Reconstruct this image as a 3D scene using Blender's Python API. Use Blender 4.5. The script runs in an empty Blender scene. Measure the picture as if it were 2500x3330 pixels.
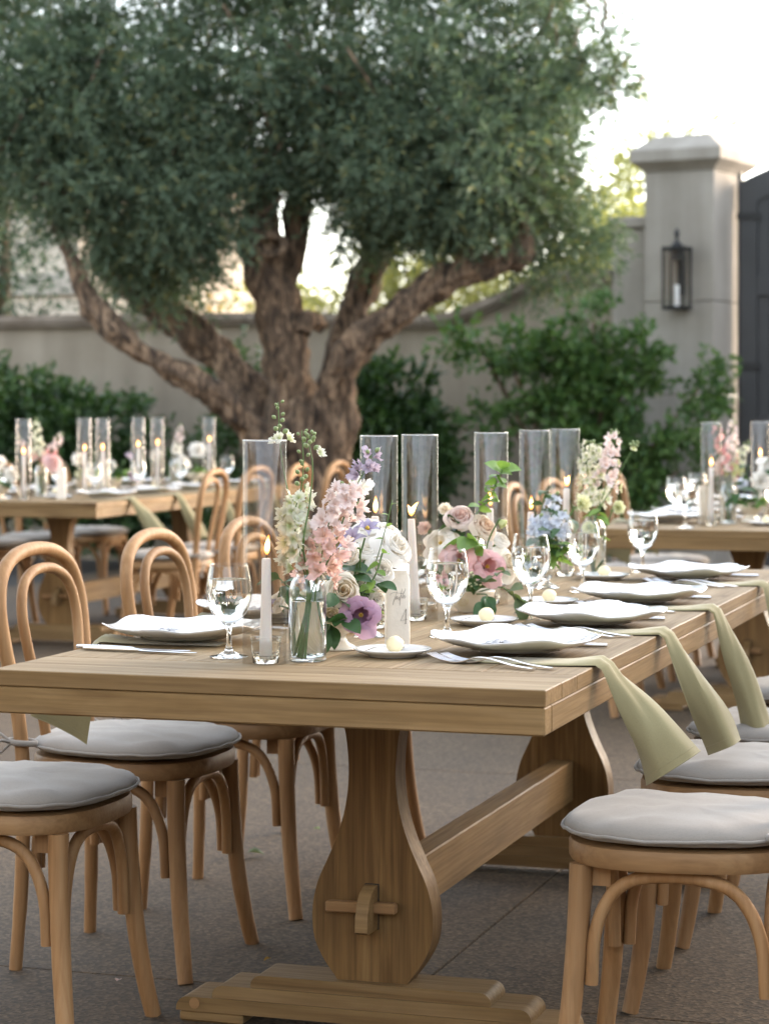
# Outdoor dinner tables under an olive tree, built in metres. Camera at the origin looking along +Y.
import bpy, bmesh, math, random
import numpy as np
from mathutils import Vector, Matrix, noise

S = bpy.context.scene
COL = S.collection
R = math.radians
rnd = random.Random(7)
nrg = np.random.default_rng(11)

# ------------------------------------------------------------------ camera, sky, sun, exposure
cam_d = bpy.data.cameras.new("camera")
cam = bpy.data.objects.new("camera", cam_d)
COL.objects.link(cam)
cam.location = (0, 0, 1.22)
cam.rotation_euler = (R(90), 0, 0)
cam_d.sensor_fit = 'HORIZONTAL'
cam_d.sensor_width = 24.0
cam_d.lens = 72.25
cam_d.shift_y = -0.136
cam_d.clip_end = 400
cam_d.dof.use_dof = True
cam_d.dof.focus_distance = 4.32
cam_d.dof.aperture_fstop = 5.0
S.camera = cam

SUN_DIR = Vector((0.79, 0.52, 0.23)).normalized()
W = bpy.data.worlds.new("World")
S.world = W
W.use_nodes = True
wn, wl = W.node_tree.nodes, W.node_tree.links
wn.clear()
sky = wn.new("ShaderNodeTexSky")
sky.sky_type = 'NISHITA'
sky.sun_disc = False
sky.sun_elevation = math.asin(SUN_DIR.z)
sky.sun_rotation = math.atan2(SUN_DIR.x, SUN_DIR.y)
sky.air_density = 1.0
sky.dust_density = 1.5
sky.ozone_density = 1.0
hs = wn.new("ShaderNodeHueSaturation")
hs.inputs["Saturation"].default_value = 0.42
bg = wn.new("ShaderNodeBackground")
bg.inputs["Strength"].default_value = 0.15
wo = wn.new("ShaderNodeOutputWorld")
wl.new(sky.outputs[0], hs.inputs["Color"])
wl.new(hs.outputs[0], bg.inputs["Color"])
wl.new(bg.outputs[0], wo.inputs[0])

sd = bpy.data.lights.new("sun", 'SUN')
sd.energy = 0.62
sd.angle = R(32)
sd.color = (1.0, 0.60, 0.29)
sun = bpy.data.objects.new("sun", sd)
COL.objects.link(sun)
sun.location = SUN_DIR * 60
sun.rotation_euler = SUN_DIR.to_track_quat('Z', 'Y').to_euler()

S.view_settings.view_transform = 'Standard'
S.view_settings.look = 'None'
S.view_settings.gamma = 1
S.view_settings.use_curve_mapping = False
S.view_settings.exposure = 3.0
try:
    S.cycles.max_bounces = 14
    S.cycles.transmission_bounces = 12
    S.cycles.transparent_max_bounces = 40
    S.cycles.diffuse_bounces = 8
    S.cycles.glossy_bounces = 4
    S.cycles.sample_clamp_indirect = 8
    S.cycles.use_denoising = True
except Exception:
    pass

# ------------------------------------------------------------------ mesh helpers
class MB:
    """Collects shapes into one mesh."""
    def __init__(s):
        s.v, s.f = [], []
    def add(s, V, F, M=None):
        n = len(s.v)
        if M is not None:
            V = [M @ Vector(p) for p in V]
        s.v.extend([tuple(p) for p in V])
        s.f.extend([tuple(i + n for i in f) for f in F])
        return s
    def box(s, x0, x1, y0, y1, z0, z1, M=None):
        V = [(x0,y0,z0),(x1,y0,z0),(x1,y1,z0),(x0,y1,z0),(x0,y0,z1),(x1,y0,z1),(x1,y1,z1),(x0,y1,z1)]
        return s.add(V, [(0,3,2,1),(4,5,6,7),(0,1,5,4),(1,2,6,5),(2,3,7,6),(3,0,4,7)], M)
    def rbox(s, x0, x1, y0, y1, z0, z1, b=.003, M=None, seg=1):
        bm = bmesh.new()
        bmesh.ops.create_cube(bm, size=1)
        for v in bm.verts:
            v.co = ((x0+x1)/2 + v.co.x*(x1-x0), (y0+y1)/2 + v.co.y*(y1-y0), (z0+z1)/2 + v.co.z*(z1-z0))
        bmesh.ops.bevel(bm, geom=bm.edges[:], offset=b, segments=seg, affect='EDGES', profile=.5)
        bm.verts.index_update()
        s.add([v.co.copy() for v in bm.verts], [[v.index for v in f.verts] for f in bm.faces], M)
        bm.free()
        return s
    def tube(s, pts, rad, n=10, closed=False, caps=True, M=None, flat=1.0, up=None):
        P = [Vector(p) for p in pts]
        m = len(P)
        if not hasattr(rad, '__len__'):
            rad = [rad]*m
        V, F = [], []
        T = []
        for i in range(m):
            a = P[(i-1) % m] if (closed or i > 0) else P[0]
            b = P[(i+1) % m] if (closed or i < m-1) else P[-1]
            t = b - a
            T.append(t.normalized() if t.length > 1e-9 else Vector((0,0,1)))
        u = Vector(up) if up else Vector((0,0,1)).cross(T[0])
        if u.length < 1e-3:
            u = Vector((1,0,0))
        u = (u - T[0]*u.dot(T[0])).normalized()
        for i in range(m):
            u = (u - T[i]*u.dot(T[i])).normalized()
            w = T[i].cross(u)
            for k in range(n):
                a = 2*math.pi*k/n
                V.append(P[i] + (u*math.cos(a) + w*(math.sin(a)*flat))*rad[i])
        rows = m if closed else m-1
        for i in range(rows):
            j = (i+1) % m
            for k in range(n):
                l = (k+1) % n
                F.append((i*n+k, i*n+l, j*n+l, j*n+k))
        if caps and not closed:
            F.append(tuple(range(n-1, -1, -1)))
            F.append(tuple((m-1)*n+k for k in range(n)))
        return s.add(V, F, M)
    def lathe(s, prof, n=32, M=None):
        V, F, rings = [], [], []
        for r, z in prof:
            if r < 1e-6:
                rings.append([len(V)]); V.append((0,0,z))
            else:
                rings.append(list(range(len(V), len(V)+n)))
                V.extend([(r*math.cos(2*math.pi*k/n), r*math.sin(2*math.pi*k/n), z) for k in range(n)])
        for a, b in zip(rings, rings[1:]):
            for k in range(n):
                l = (k+1) % n
                if len(a) == 1 and len(b) == 1:
                    continue
                if len(a) == 1:
                    F.append((a[0], b[l], b[k]))
                elif len(b) == 1:
                    F.append((a[k], a[l], b[0]))
                else:
                    F.append((a[k], a[l], b[l], b[k]))
        return s.add(V, F, M)
    def prism(s, out, t0, t1, axis='z', M=None):
        """Outline polygon (2-D list) extruded from t0 to t1 along the axis."""
        n = len(out)
        f = {'z': lambda a,b,t: (a,b,t), 'y': lambda a,b,t: (a,t,b), 'x': lambda a,b,t: (t,a,b)}[axis]
        V = [f(a,b,t0) for a,b in out] + [f(a,b,t1) for a,b in out]
        F = [tuple(range(n)), tuple(range(2*n-1, n-1, -1))]
        F += [(i, n+i, n+(i+1) % n, (i+1) % n) for i in range(n)]
        return s.add(V, F, M)
    def sheet(s, grid, M=None, wrap=False):
        """Rows of points joined as quads."""
        h, w = len(grid), len(grid[0])
        V = [p for r in grid for p in r]
        F = []
        for i in range(h-1):
            for k in range(w if wrap else w-1):
                l = (k+1) % w
                F.append((i*w+k, i*w+l, (i+1)*w+l, (i+1)*w+k))
        return s.add(V, F, M)
    def me(s, name, mat=None, smooth=True, sharp=35):
        m = bpy.data.meshes.new(name)
        m.from_pydata(s.v, [], s.f)
        if smooth:
            m.polygons.foreach_set('use_smooth', [True]*len(m.polygons))
            if sharp:
                m.set_sharp_from_angle(angle=R(sharp))
        bm = bmesh.new(); bm.from_mesh(m)
        bmesh.ops.recalc_face_normals(bm, faces=bm.faces[:])
        bm.to_mesh(m); bm.free()
        if mat:
            m.materials.append(mat)
        m.update()
        return m

def obj(name, me_, parent=None, loc=(0,0,0), rot=(0,0,0)):
    o = bpy.data.objects.new(name, me_)
    COL.objects.link(o)
    if parent is not None:
        o.parent = parent
    o.location = loc
    o.rotation_euler = rot
    return o

def tag(o, label=None, cat=None, group=None, kind=None):
    if label: o['label'] = label
    if cat: o['category'] = cat
    if group: o['group'] = group
    if kind: o['kind'] = kind
    return o

def thing(name, label, cat, loc=(0,0,0), rz=0, group=None):
    o = obj(name, None, None, loc, (0,0,rz))
    o.empty_display_size = .05
    return tag(o, label, cat, group)

def copy_tree(o, parent=None):
    c = o.copy()
    COL.objects.link(c)
    c.parent = parent
    for ch in o.children:
        copy_tree(ch, c)
    return c

def spline(P, n=6, closed=False):
    """Catmull-Rom through the points."""
    P = [Vector(p) for p in P]
    m = len(P); out = []
    segs = m if closed else m-1
    for i in range(segs):
        p0 = P[(i-1) % m] if (closed or i > 0) else P[0]*2 - P[1]
        p1, p2 = P[i], P[(i+1) % m]
        p3 = P[(i+2) % m] if (closed or i < m-2) else P[-1]*2 - P[-2]
        for k in range(n):
            t = k/n
            out.append(.5*((2*p1) + (p2-p0)*t + (2*p0-5*p1+4*p2-p3)*t*t + (3*p1-p0-3*p2+p3)*t**3))
    if not closed:
        out.append(P[-1].copy())
    return out

def fast_mesh(name, V, F, mat, smooth=False):
    """V (n,3) array and F (m,k) array into a mesh."""
    m = bpy.data.meshes.new(name)
    k = F.shape[1]
    m.vertices.add(len(V)); m.vertices.foreach_set('co', V.astype(np.float32).ravel())
    m.loops.add(F.size); m.loops.foreach_set('vertex_index', F.astype(np.int32).ravel())
    m.polygons.add(len(F))
    m.polygons.foreach_set('loop_start', np.arange(0, F.size, k, dtype=np.int32))
    m.polygons.foreach_set('use_smooth', np.full(len(F), smooth))
    m.update(calc_edges=True)
    m.materials.append(mat)
    return m

# ------------------------------------------------------------------ materials
def nt(name):
    m = bpy.data.materials.new(name)
    m.use_nodes = True
    t = m.node_tree
    t.nodes.clear()
    out = t.nodes.new("ShaderNodeOutputMaterial")
    return m, t, out
def N(t, typ, **kw):
    n = t.nodes.new("ShaderNode"+typ)
    for k, v in kw.items():
        if k in n.inputs.keys():
            n.inputs[k].default_value = v
        else:
            setattr(n, k, v)
    return n
def ramp(t, fac, stops):
    r = N(t, "ValToRGB")
    e = r.color_ramp.elements
    while len(e) < len(stops):
        e.new(.5)
    for el, (p, c) in zip(e, stops):
        el.position = p
        el.color = (*c, 1) if len(c) == 3 else c
    t.links.new(fac, r.inputs[0])
    return r.outputs[0]
def mixc(t, fac, a, b, mode='MIX'):
    m = N(t, "Mix", data_type='RGBA', blend_type=mode)
    if isinstance(fac, (int, float)): m.inputs[0].default_value = fac
    else: t.links.new(fac, m.inputs[0])
    for sock, v in ((m.inputs[6], a), (m.inputs[7], b)):
        if isinstance(v, tuple): sock.default_value = (*v, 1)
        else: t.links.new(v, sock)
    return m.outputs[2]
def principled(t, out, **kw):
    p = N(t, "BsdfPrincipled")
    for k, v in kw.items():
        if isinstance(v, bpy.types.NodeSocket): t.links.new(v, p.inputs[k])
        else: p.inputs[k].default_value = (*v, 1) if isinstance(v, tuple) and len(v) == 3 else v
    t.links.new(p.outputs[0], out.inputs[0])
    return p
def coords(t, scale=(1,1,1), rand=True):
    tc = N(t, "TexCoord")
    mp = N(t, "Mapping")
    mp.inputs["Scale"].default_value = scale
    t.links.new(tc.outputs["Object"], mp.inputs[0])
    if rand:
        oi = N(t, "ObjectInfo")
        ml = N(t, "Math", operation='MULTIPLY'); ml.inputs[1].default_value = 37.0
        t.links.new(oi.outputs["Random"], ml.inputs[0])
        t.links.new(ml.outputs[0], mp.inputs["Location"])
    return mp.outputs[0]
def noise_tex(t, vec, scale, detail=4, rough=.5, dist=0):
    n = N(t, "TexNoise")
    n.inputs["Scale"].default_value = scale
    n.inputs["Detail"].default_value = detail
    n.inputs["Roughness"].default_value = rough
    n.inputs["Distortion"].default_value = dist
    if vec is not None: t.links.new(vec, n.inputs["Vector"])
    return n.outputs["Fac"]
def bump(t, h, strength, dist=.001):
    b = N(t, "Bump")
    b.inputs["Strength"].default_value = strength
    b.inputs["Distance"].default_value = dist
    t.links.new(h, b.inputs["Height"])
    return b.outputs[0]

def wood(name, dark, mid, light, axis='x', rough=.55, fine=1.0, bumps=.35, coat=0):
    m, t, out = nt(name)
    long = {'x': (1.1,16,16), 'y': (16,1.1,16), 'z': (16,16,1.1)}[axis]
    fin = {'x': (4,170,170), 'y': (170,4,170), 'z': (170,170,4)}[axis]
    a = noise_tex(t, coords(t, long), 1.6, 6, .55, 1.2)
    b = noise_tex(t, coords(t, fin), 1.0, 3, .6, .2)
    c = ramp(t, a, [(.3, dark), (.52, mid), (.74, light)])
    c = mixc(t, .34*fine, c, ramp(t, b, [(.3, (.45,.40,.36)), (.6, (1.08,1.05,1.0))]), 'MULTIPLY')
    wv = N(t, "TexWave", wave_type='BANDS', bands_direction={'x':'Y','y':'X','z':'X'}[axis])
    wv.inputs["Scale"].default_value = 9; wv.inputs["Distortion"].default_value = 7; wv.inputs["Detail"].default_value = 3; wv.inputs["Detail Scale"].default_value = 1.2
    t.links.new(coords(t, {'x': (.35,2.2,2.2), 'y': (2.2,.35,2.2), 'z': (2.2,2.2,.35)}[axis]), wv.inputs["Vector"])
    c = mixc(t, .20*min(fine,1), c, ramp(t, wv.outputs["Fac"], [(.0, (.62,.56,.50)), (.35, (1,1,1)), (1, (1.06,1.05,1.04))]), 'MULTIPLY')
    wear = noise_tex(t, coords(t, (3,3,3)), 1.4, 4)
    c = mixc(t, .5, c, ramp(t, wear, [(.3, (.74,.72,.70)), (.7, (1.12,1.1,1.08))]), 'MULTIPLY')
    if axis == 'x' and fine == 1.0:                     # a few small knots
        kv = N(t, "TexVoronoi"); kv.inputs["Scale"].default_value = 1.0
        t.links.new(coords(t, (2.1,7.5,7.5)), kv.inputs["Vector"])
        c = mixc(t, .75, c, ramp(t, kv.outputs["Distance"], [(.035, (.30,.21,.14)), (.075, (.72,.64,.56)), (.14, (1,1,1))]), 'MULTIPLY')
    oi = N(t, "ObjectInfo")
    tint = ramp(t, oi.outputs["Random"], [(0, (.84,.83,.82)), (1, (1.1,1.09,1.06))])
    c = mixc(t, 1, c, tint, 'MULTIPLY')
    rr = ramp(t, b, [(.2, (rough+.12,)*3), (.8, (rough-.08,)*3)])
    p = principled(t, out, **{"Base Color": c, "Roughness": rr, "Normal": bump(t, b, bumps, .0006)})
    p.inputs["Specular IOR Level"].default_value = .25
    return m

M = {}
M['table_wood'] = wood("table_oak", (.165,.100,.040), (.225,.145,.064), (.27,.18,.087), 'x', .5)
M['lit_top_wood'] = wood("table_oak_lit_top", (.18,.124,.064), (.25,.186,.106), (.305,.24,.15), 'x', .68)  # same oak for upper faces, lightened to stand in for reflected sky
M['ped_wood'] = wood("pedestal_oak", (.125,.068,.023), (.185,.108,.040), (.25,.155,.064), 'z', .5, 1.5)
M['chair_wood'] = wood("bent_beech", (.245,.130,.053), (.312,.177,.080), (.365,.225,.112), 'z', .55, .45, .15)
M['seat_wood'] = wood("beech_seat", (.232,.128,.056), (.296,.174,.080), (.35,.218,.108), 'x', .5, .6, .15)

def cloth(name, col, weave=900, var=.12, sheen=.3):
    m, t, out = nt(name)
    v = coords(t, (1,1,1))
    a = noise_tex(t, coords(t, (weave*.12, weave, weave)), 1, 2)
    b = noise_tex(t, coords(t, (weave, weave*.12, weave)), 1, 2)
    mx = N(t, "Math", operation='ADD')
    t.links.new(a, mx.inputs[0]); t.links.new(b, mx.inputs[1])
    c = mixc(t, 1, col, ramp(t, mx.outputs[0], [(.7, (1-var,)*3), (1.3, (1+var*.6,)*3)]), 'MULTIPLY')
    big = noise_tex(t, v, 9, 3)
    c = mixc(t, .5, c, ramp(t, big, [(.3, (.9,.88,.86)), (.7, (1.05,1.05,1.05))]), 'MULTIPLY')
    p = principled(t, out, **{"Base Color": c, "Roughness": .9, "Normal": bump(t, mx.outputs[0], .25, .0004)})
    p.inputs["Sheen Weight"].default_value = sheen
    p.inputs["Specular IOR Level"].default_value = .2
    return m
M['cushion'] = cloth("grey_linen", (.25,.225,.193))
M['napkin'] = cloth("olive_napkin_linen", (.262,.228,.120), 1400, .1)

def simple(name, col, rough=.5, metal=0, var=.1, scale=8, bmp=0, bscale=40, spec=.5, coat=0, trans=0):
    m, t, out = nt(name)
    n = noise_tex(t, coords(t), scale, 4)
    c = mixc(t, 1, col, ramp(t, n, [(.3, (1-var,)*3), (.7, (1+var*.5,)*3)]), 'MULTIPLY')
    kw = {"Base Color": c, "Roughness": rough, "Metallic": metal}
    if bmp:
        kw["Normal"] = bump(t, noise_tex(t, coords(t), bscale, 5), bmp, .002)
    p = principled(t, out, **kw)
    p.inputs["Specular IOR Level"].default_value = spec
    p.inputs["Coat Weight"].default_value = coat
    return m
M['porcelain'] = simple("white_glazed_stoneware", (.73,.725,.71), .14, 0, .03, 6, .02, 30, .5, .5)
M['cream_ceramic'] = simple("cream_ceramic", (.74,.67,.54), .22, 0, .05, 9, 0, 0, .5, .2)
M['gold'] = simple("gold_print", (.52,.42,.20), .4, .6)
M['steel'] = simple("brushed_cutlery_steel", (.72,.72,.73), .2, 1, .06, 30)
M['butter'] = simple("butter", (.80,.70,.44), .5, 0, .06, 60, .2, 160)
M['ribbon'] = simple("grey_ribbon", (.30,.30,.31), .5, 0, .2, 40)
M['plaster_block'] = simple("cream_plaster_block", (.86,.785,.67), .8, 0, .06, 30, .3, 120)
M['ink'] = simple("brown_ink", (.11,.08,.055), .6, 0, .05)
M['black_metal'] = simple("black_iron", (.018,.018,.019), .45, .3, .2, 20, .1)
M['gate'] = simple("charcoal_painted_gate", (.035,.036,.038), .5, 0, .15, 6, .1, 60)
M['wick'] = simple("burnt_wick", (.02,.015,.012), .9)
M['joint'] = simple("dark_joint", (.03,.026,.022), .95)

def wax():
    m, t, out = nt("white_wax")
    n = noise_tex(t, coords(t, (60,60,8)), 1, 3)
    p = principled(t, out, **{"Base Color": (.88,.86,.86), "Roughness": .5, "Normal": bump(t, n, .15, .001)})
    p.inputs["Subsurface Weight"].default_value = .25
    p.inputs["Subsurface Radius"].default_value = (.012,.009,.007)
    p.inputs["Subsurface Scale"].default_value = 1.0
    return m
M['wax'] = wax()

def flame():
    m, t, out = nt("candle_flame")
    tc = N(t, "TexCoord"); sp = N(t, "SeparateXYZ")
    t.links.new(tc.outputs["Object"], sp.inputs[0])
    mr = N(t, "MapRange"); mr.inputs[1].default_value = 0; mr.inputs[2].default_value = .036
    t.links.new(sp.outputs[2], mr.inputs[0])
    c = ramp(t, mr.outputs[0], [(.0, (.9,.22,.03)), (.25, (1,.44,.10)), (.5, (1,.62,.24)), (.85, (1,.34,.05)), (1, (1,.2,.02))])
    s = ramp(t, mr.outputs[0], [(0, (.25,)*3), (.4, (1,)*3), (.7, (.8,)*3), (1, (.3,)*3)])
    ml = N(t, "Math", operation='MULTIPLY'); ml.inputs[1].default_value = 2.8
    t.links.new(s, ml.inputs[0])
    e = N(t, "Emission")
    t.links.new(c, e.inputs[0]); t.links.new(ml.outputs[0], e.inputs[1])
    t.links.new(e.outputs[0], out.inputs[0])
    return m
M['flame'] = flame()

def thin_glass(name, tint=(.975,.97,.955), base=.045, edge=.75, powr=4.0, draw=False):
    m, t, out = nt(name)
    lw = N(t, "LayerWeight"); lw.inputs[0].default_value = .5
    pw = N(t, "Math", operation='POWER'); pw.inputs[1].default_value = powr
    t.links.new(lw.outputs["Facing"], pw.inputs[0])
    ma = N(t, "Math", operation='MULTIPLY_ADD'); ma.inputs[1].default_value = edge; ma.inputs[2].default_value = base
    t.links.new(pw.outputs[0], ma.inputs[0])
    tr = N(t, "BsdfTransparent"); tr.inputs[0].default_value = (*tint, 1)
    gl = N(t, "BsdfGlossy"); gl.inputs["Roughness"].default_value = .015
    if draw:
        dn = bump(t, noise_tex(t, coords(t, (55,55,0), False), 1, 3, .7), .35, .004)
        t.links.new(dn, gl.inputs["Normal"])
    mx = N(t, "MixShader")
    t.links.new(ma.outputs[0], mx.inputs[0]); t.links.new(tr.outputs[0], mx.inputs[1]); t.links.new(gl.outputs[0], mx.inputs[2])
    t.links.new(mx.outputs[0], out.inputs[0])
    return m
M['thin_glass'] = thin_glass("thin_clear_glass", (.985,.985,.98), .03, .7, 3.5)
M['hurricane'] = thin_glass("hurricane_glass", (.918,.902,.878), .05, .12, 4.0)
M['bottle_glass'] = thin_glass("bottle_glass", (.975,.985,.98), .05, .85, 2.2)
def refr(name, ior, col=(.99,.995,.99), rough=0):
    m, t, out = nt(name)
    g = N(t, "BsdfGlass"); g.inputs["IOR"].default_value = ior; g.inputs["Color"].default_value = (*col, 1)
    g.inputs["Roughness"].default_value = rough
    t.links.new(g.outputs[0], out.inputs[0])
    return m
M['glass'] = refr("solid_clear_glass", 1.46)
M['water'] = refr("drinking_water", 1.33)

def leafy(name, c1, c2, trans=.35, rough=.5, tcol=None, extra=None):
    """Leaf or petal: diffuse and translucent, every island its own tone."""
    m, t, out = nt(name)
    g = N(t, "NewGeometry")
    stops = [(0, c1), (1, c2)] if not extra else [(0, c1), (.9, c2), (.965, extra)]
    c = ramp(t, g.outputs["Random Per Island"], stops)
    p = N(t, "BsdfPrincipled")
    t.links.new(c, p.inputs["Base Color"])
    p.inputs["Roughness"].default_value = rough
    p.inputs["Specular IOR Level"].default_value = .35
    tl = N(t, "BsdfTranslucent")
    tc_ = mixc(t, 1, c, tcol or (1.3,1.35,.7), 'MULTIPLY')
    t.links.new(tc_, tl.inputs[0])
    mx = N(t, "MixShader"); mx.inputs[0].default_value = trans
    t.links.new(p.outputs[0], mx.inputs[1]); t.links.new(tl.outputs[0], mx.inputs[2])
    t.links.new(mx.outputs[0], out.inputs[0])
    return m
M['olive_leaf'] = leafy("olive_leaf", (.052,.083,.050), (.135,.182,.115), .28, .68, (1.1,1.25,.8), (.20,.19,.07))
M['shrub_leaf'] = leafy("dark_shrub_leaf", (.022,.055,.020), (.065,.12,.036), .25, .4)
M['climber_leaf'] = leafy("climber_leaf", (.05,.115,.036), (.12,.20,.06), .3, .45)
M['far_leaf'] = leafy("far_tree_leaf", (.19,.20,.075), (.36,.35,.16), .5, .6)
M['ever_leaf'] = leafy("evergreen_leaf", (.020,.042,.026), (.045,.080,.042), .15, .5)
M['stem'] = leafy("flower_stem", (.085,.16,.045), (.11,.19,.06), .1, .5)
M['leaf_dark'] = leafy("rose_leaf", (.030,.075,.028), (.055,.115,.040), .25, .35)
M['leaf_light'] = leafy("spring_leaf", (.13,.23,.06), (.20,.31,.095), .35, .45)
M['leaf_grey'] = leafy("grey_green_leaf", (.10,.14,.075), (.15,.19,.10), .25, .5)
M['bud'] = leafy("green_bud", (.20,.27,.11), (.30,.36,.17), .2, .5)
M['orange_leaf'] = leafy("citrus_leaf", (.20,.16,.03), (.55,.28,.05), .4, .6)

def petal(name, col, deep, trans=.42, size=.035, fleck=.05):
    """Petal whose colour runs from deep at the heart to the pale rim."""
    m, t, out = nt(name)
    tc = N(t, "TexCoord"); ln = N(t, "VectorMath", operation='LENGTH')
    t.links.new(tc.outputs["Object"], ln.inputs[0])
    mr = N(t, "MapRange"); mr.inputs[1].default_value = size*.12; mr.inputs[2].default_value = size
    t.links.new(ln.outputs["Value"], mr.inputs[0])
    c = ramp(t, mr.outputs[0], [(0, deep), (.75, col)])
    g = N(t, "NewGeometry")
    c = mixc(t, 1, c, ramp(t, g.outputs["Random Per Island"], [(0, (1-fleck*2.2,)*3), (1, (1+fleck*.3,)*3)]), 'MULTIPLY')
    p = N(t, "BsdfPrincipled")
    t.links.new(c, p.inputs["Base Color"])
    p.inputs["Roughness"].default_value = .6
    p.inputs["Specular IOR Level"].default_value = .25
    nz = noise_tex(t, coords(t, (1,1,1)), 180, 3)
    t.links.new(bump(t, nz, .12, .001), p.inputs["Normal"])
    tl = N(t, "BsdfTranslucent"); t.links.new(c, tl.inputs[0])
    mx = N(t, "MixShader"); mx.inputs[0].default_value = trans
    t.links.new(p.outputs[0], mx.inputs[1]); t.links.new(tl.outputs[0], mx.inputs[2])
    t.links.new(mx.outputs[0], out.inputs[0])
    return m
PW = M['petal_white'] = petal("white_petal", (.92,.89,.83), (.90,.86,.77))
M['petal_cream'] = petal("cream_petal", (.91,.86,.745), (.90,.80,.62))
M['petal_blush'] = petal("blush_petal", (.85,.72,.65), (.83,.58,.49))
M['petal_peach'] = petal("peach_petal", (.85,.73,.60), (.83,.62,.44))
M['petal_pink'] = petal("pink_petal", (.82,.53,.52), (.74,.38,.36))
M['petal_palepink'] = petal("pale_pink_petal", (.86,.76,.73), (.82,.66,.60), .42, .02)
M['petal_coral'] = petal("coral_pink_petal", (.82,.57,.53), (.76,.55,.43), .42, .02)
M['petal_mauve'] = petal("mauve_petal", (.54,.36,.47), (.34,.16,.27), .42, .042)
M['petal_lilac'] = petal("lilac_petal", (.52,.45,.55), (.44,.36,.43), .42, .025)
M['petal_violet'] = petal("violet_petal", (.45,.44,.58), (.30,.24,.38), .25, .04)
M['petal_blue'] = petal("pale_blue_petal", (.70,.74,.81), (.62,.66,.74), .42, .02)
M['petal_spike'] = petal("white_larkspur_petal", (.82,.81,.68), (.55,.62,.30), .42, .016)
M['petal_lemon'] = petal("lemon_petal", (.80,.80,.52), (.62,.66,.28), .42, .025)
M['stamen'] = simple("yellow_stamen", (.62,.42,.05), .7)

def stucco(name, c1, c2, scale=2.0, bmp=.4, streak=True):
    m, t, out = nt(name)
    v = coords(t, (1,1,1), False)
    a = noise_tex(t, v, scale, 5, .6)
    c = ramp(t, a, [(.3, c1), (.7, c2)])
    if streak:
        b = noise_tex(t, coords(t, (5,5,.5), False), 1.2, 4)
        c = mixc(t, .6, c, ramp(t, b, [(.35, (.74,.72,.70)), (.65, (1.06,1.05,1.04))]), 'MULTIPLY')
    principled(t, out, **{"Base Color": c, "Roughness": .92, "Normal": bump(t, noise_tex(t, v, 90, 4), bmp, .003)})
    return m
M['stucco'] = stucco("wall_stucco", (.26,.218,.165), (.32,.275,.215))
M['limestone'] = stucco("limestone", (.29,.265,.225), (.365,.335,.295))
M['coping'] = stucco("weathered_coping", (.15,.115,.085), (.29,.245,.20), 3.0)
M['house'] = stucco("house_render", (.46,.40,.33), (.54,.48,.40))
M['roof_grey'] = stucco("slate_roof", (.20,.20,.21), (.27,.27,.28))

def concrete():
    m, t, out = nt("exposed_aggregate_paving")
    tc = N(t, "TexCoord")
    v = tc.outputs["Object"]
    vo = N(t, "TexVoronoi"); vo.inputs["Scale"].default_value = 120
    t.links.new(v, vo.inputs["Vector"])
    c = ramp(t, vo.outputs["Color"], [(0, (.024,.0140,.0055)), (.45, (.058,.0365,.0165)), (1, (.140,.094,.050))])
    a = noise_tex(t, v, 1.3, 6, .6)
    c = mixc(t, .75, c, ramp(t, a, [(.3, (.70,.68,.66)), (.7, (1.12,1.1,1.08))]), 'MULTIPLY')
    st = noise_tex(t, v, 5.5, 5, .65)
    c = mixc(t, .6, c, ramp(t, st, [(.28, (.62,.6,.58)), (.42, (1,1,1))]), 'MULTIPLY')
    oi = N(t, "ObjectInfo")
    c = mixc(t, 1, c, ramp(t, oi.outputs["Random"], [(0, (.92,.92,.92)), (1, (1.06,1.06,1.06))]), 'MULTIPLY')
    principled(t, out, **{"Base Color": c, "Roughness": .85, "Normal": bump(t, vo.outputs["Distance"], .5, .002)})
    return m
M['paving'] = concrete()
M['earth'] = stucco("earth_ground", (.10,.085,.06), (.17,.14,.10), 3)

def bark():
    m, t, out = nt("olive_bark")
    v = coords(t, (9,9,2.6), False)
    a = noise_tex(t, v, 2.2, 8, .65, 1.0)
    b = N(t, "TexVoronoi"); b.inputs["Scale"].default_value = 2.5
    b.feature = 'DISTANCE_TO_EDGE'
    t.links.new(v, b.inputs["Vector"])
    c = ramp(t, a, [(.34, (.018,.013,.009)), (.49, (.095,.062,.039)), (.63, (.28,.19,.12))])
    ml = N(t, "Math", operation='MULTIPLY'); ml.inputs[1].default_value = .6
    t.links.new(b.outputs["Distance"], ml.inputs[0])
    ad = N(t, "Math", operation='ADD')
    t.links.new(ml.outputs[0], ad.inputs[0]); t.links.new(a, ad.inputs[1])
    principled(t, out, **{"Base Color": c, "Roughness": .95, "Normal": bump(t, ad.outputs[0], .9, .03)})
    return m
M['bark'] = bark()

# ------------------------------------------------------------------ table frames
TH = R(17.7)
CT, ST = math.cos(TH), math.sin(TH)
class Frame:
    """Right front corner of a table; u runs left along its end, v away along its length."""
    def __init__(s, x, y): s.x, s.y = x, y
    def at(s, u, v, z=0): return Vector((s.x - u*CT + v*ST, s.y + u*ST + v*CT, z))
MAIN = Frame(.2612, 3.758)
FARL = Frame(-1.389, 11.17)
FARR = Frame(1.738, 8.496)
TOP = .76

# ================================================================== SETTING
g = MB()
g.add([(-120,-40,-.03),(120,-40,-.03),(120,220,-.03),(-120,220,-.03)], [(0,1,2,3)])
tag(obj('ground', g.me('ground', M['earth'])), 'dry earth around and beyond the paved court', kind='structure')

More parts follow.
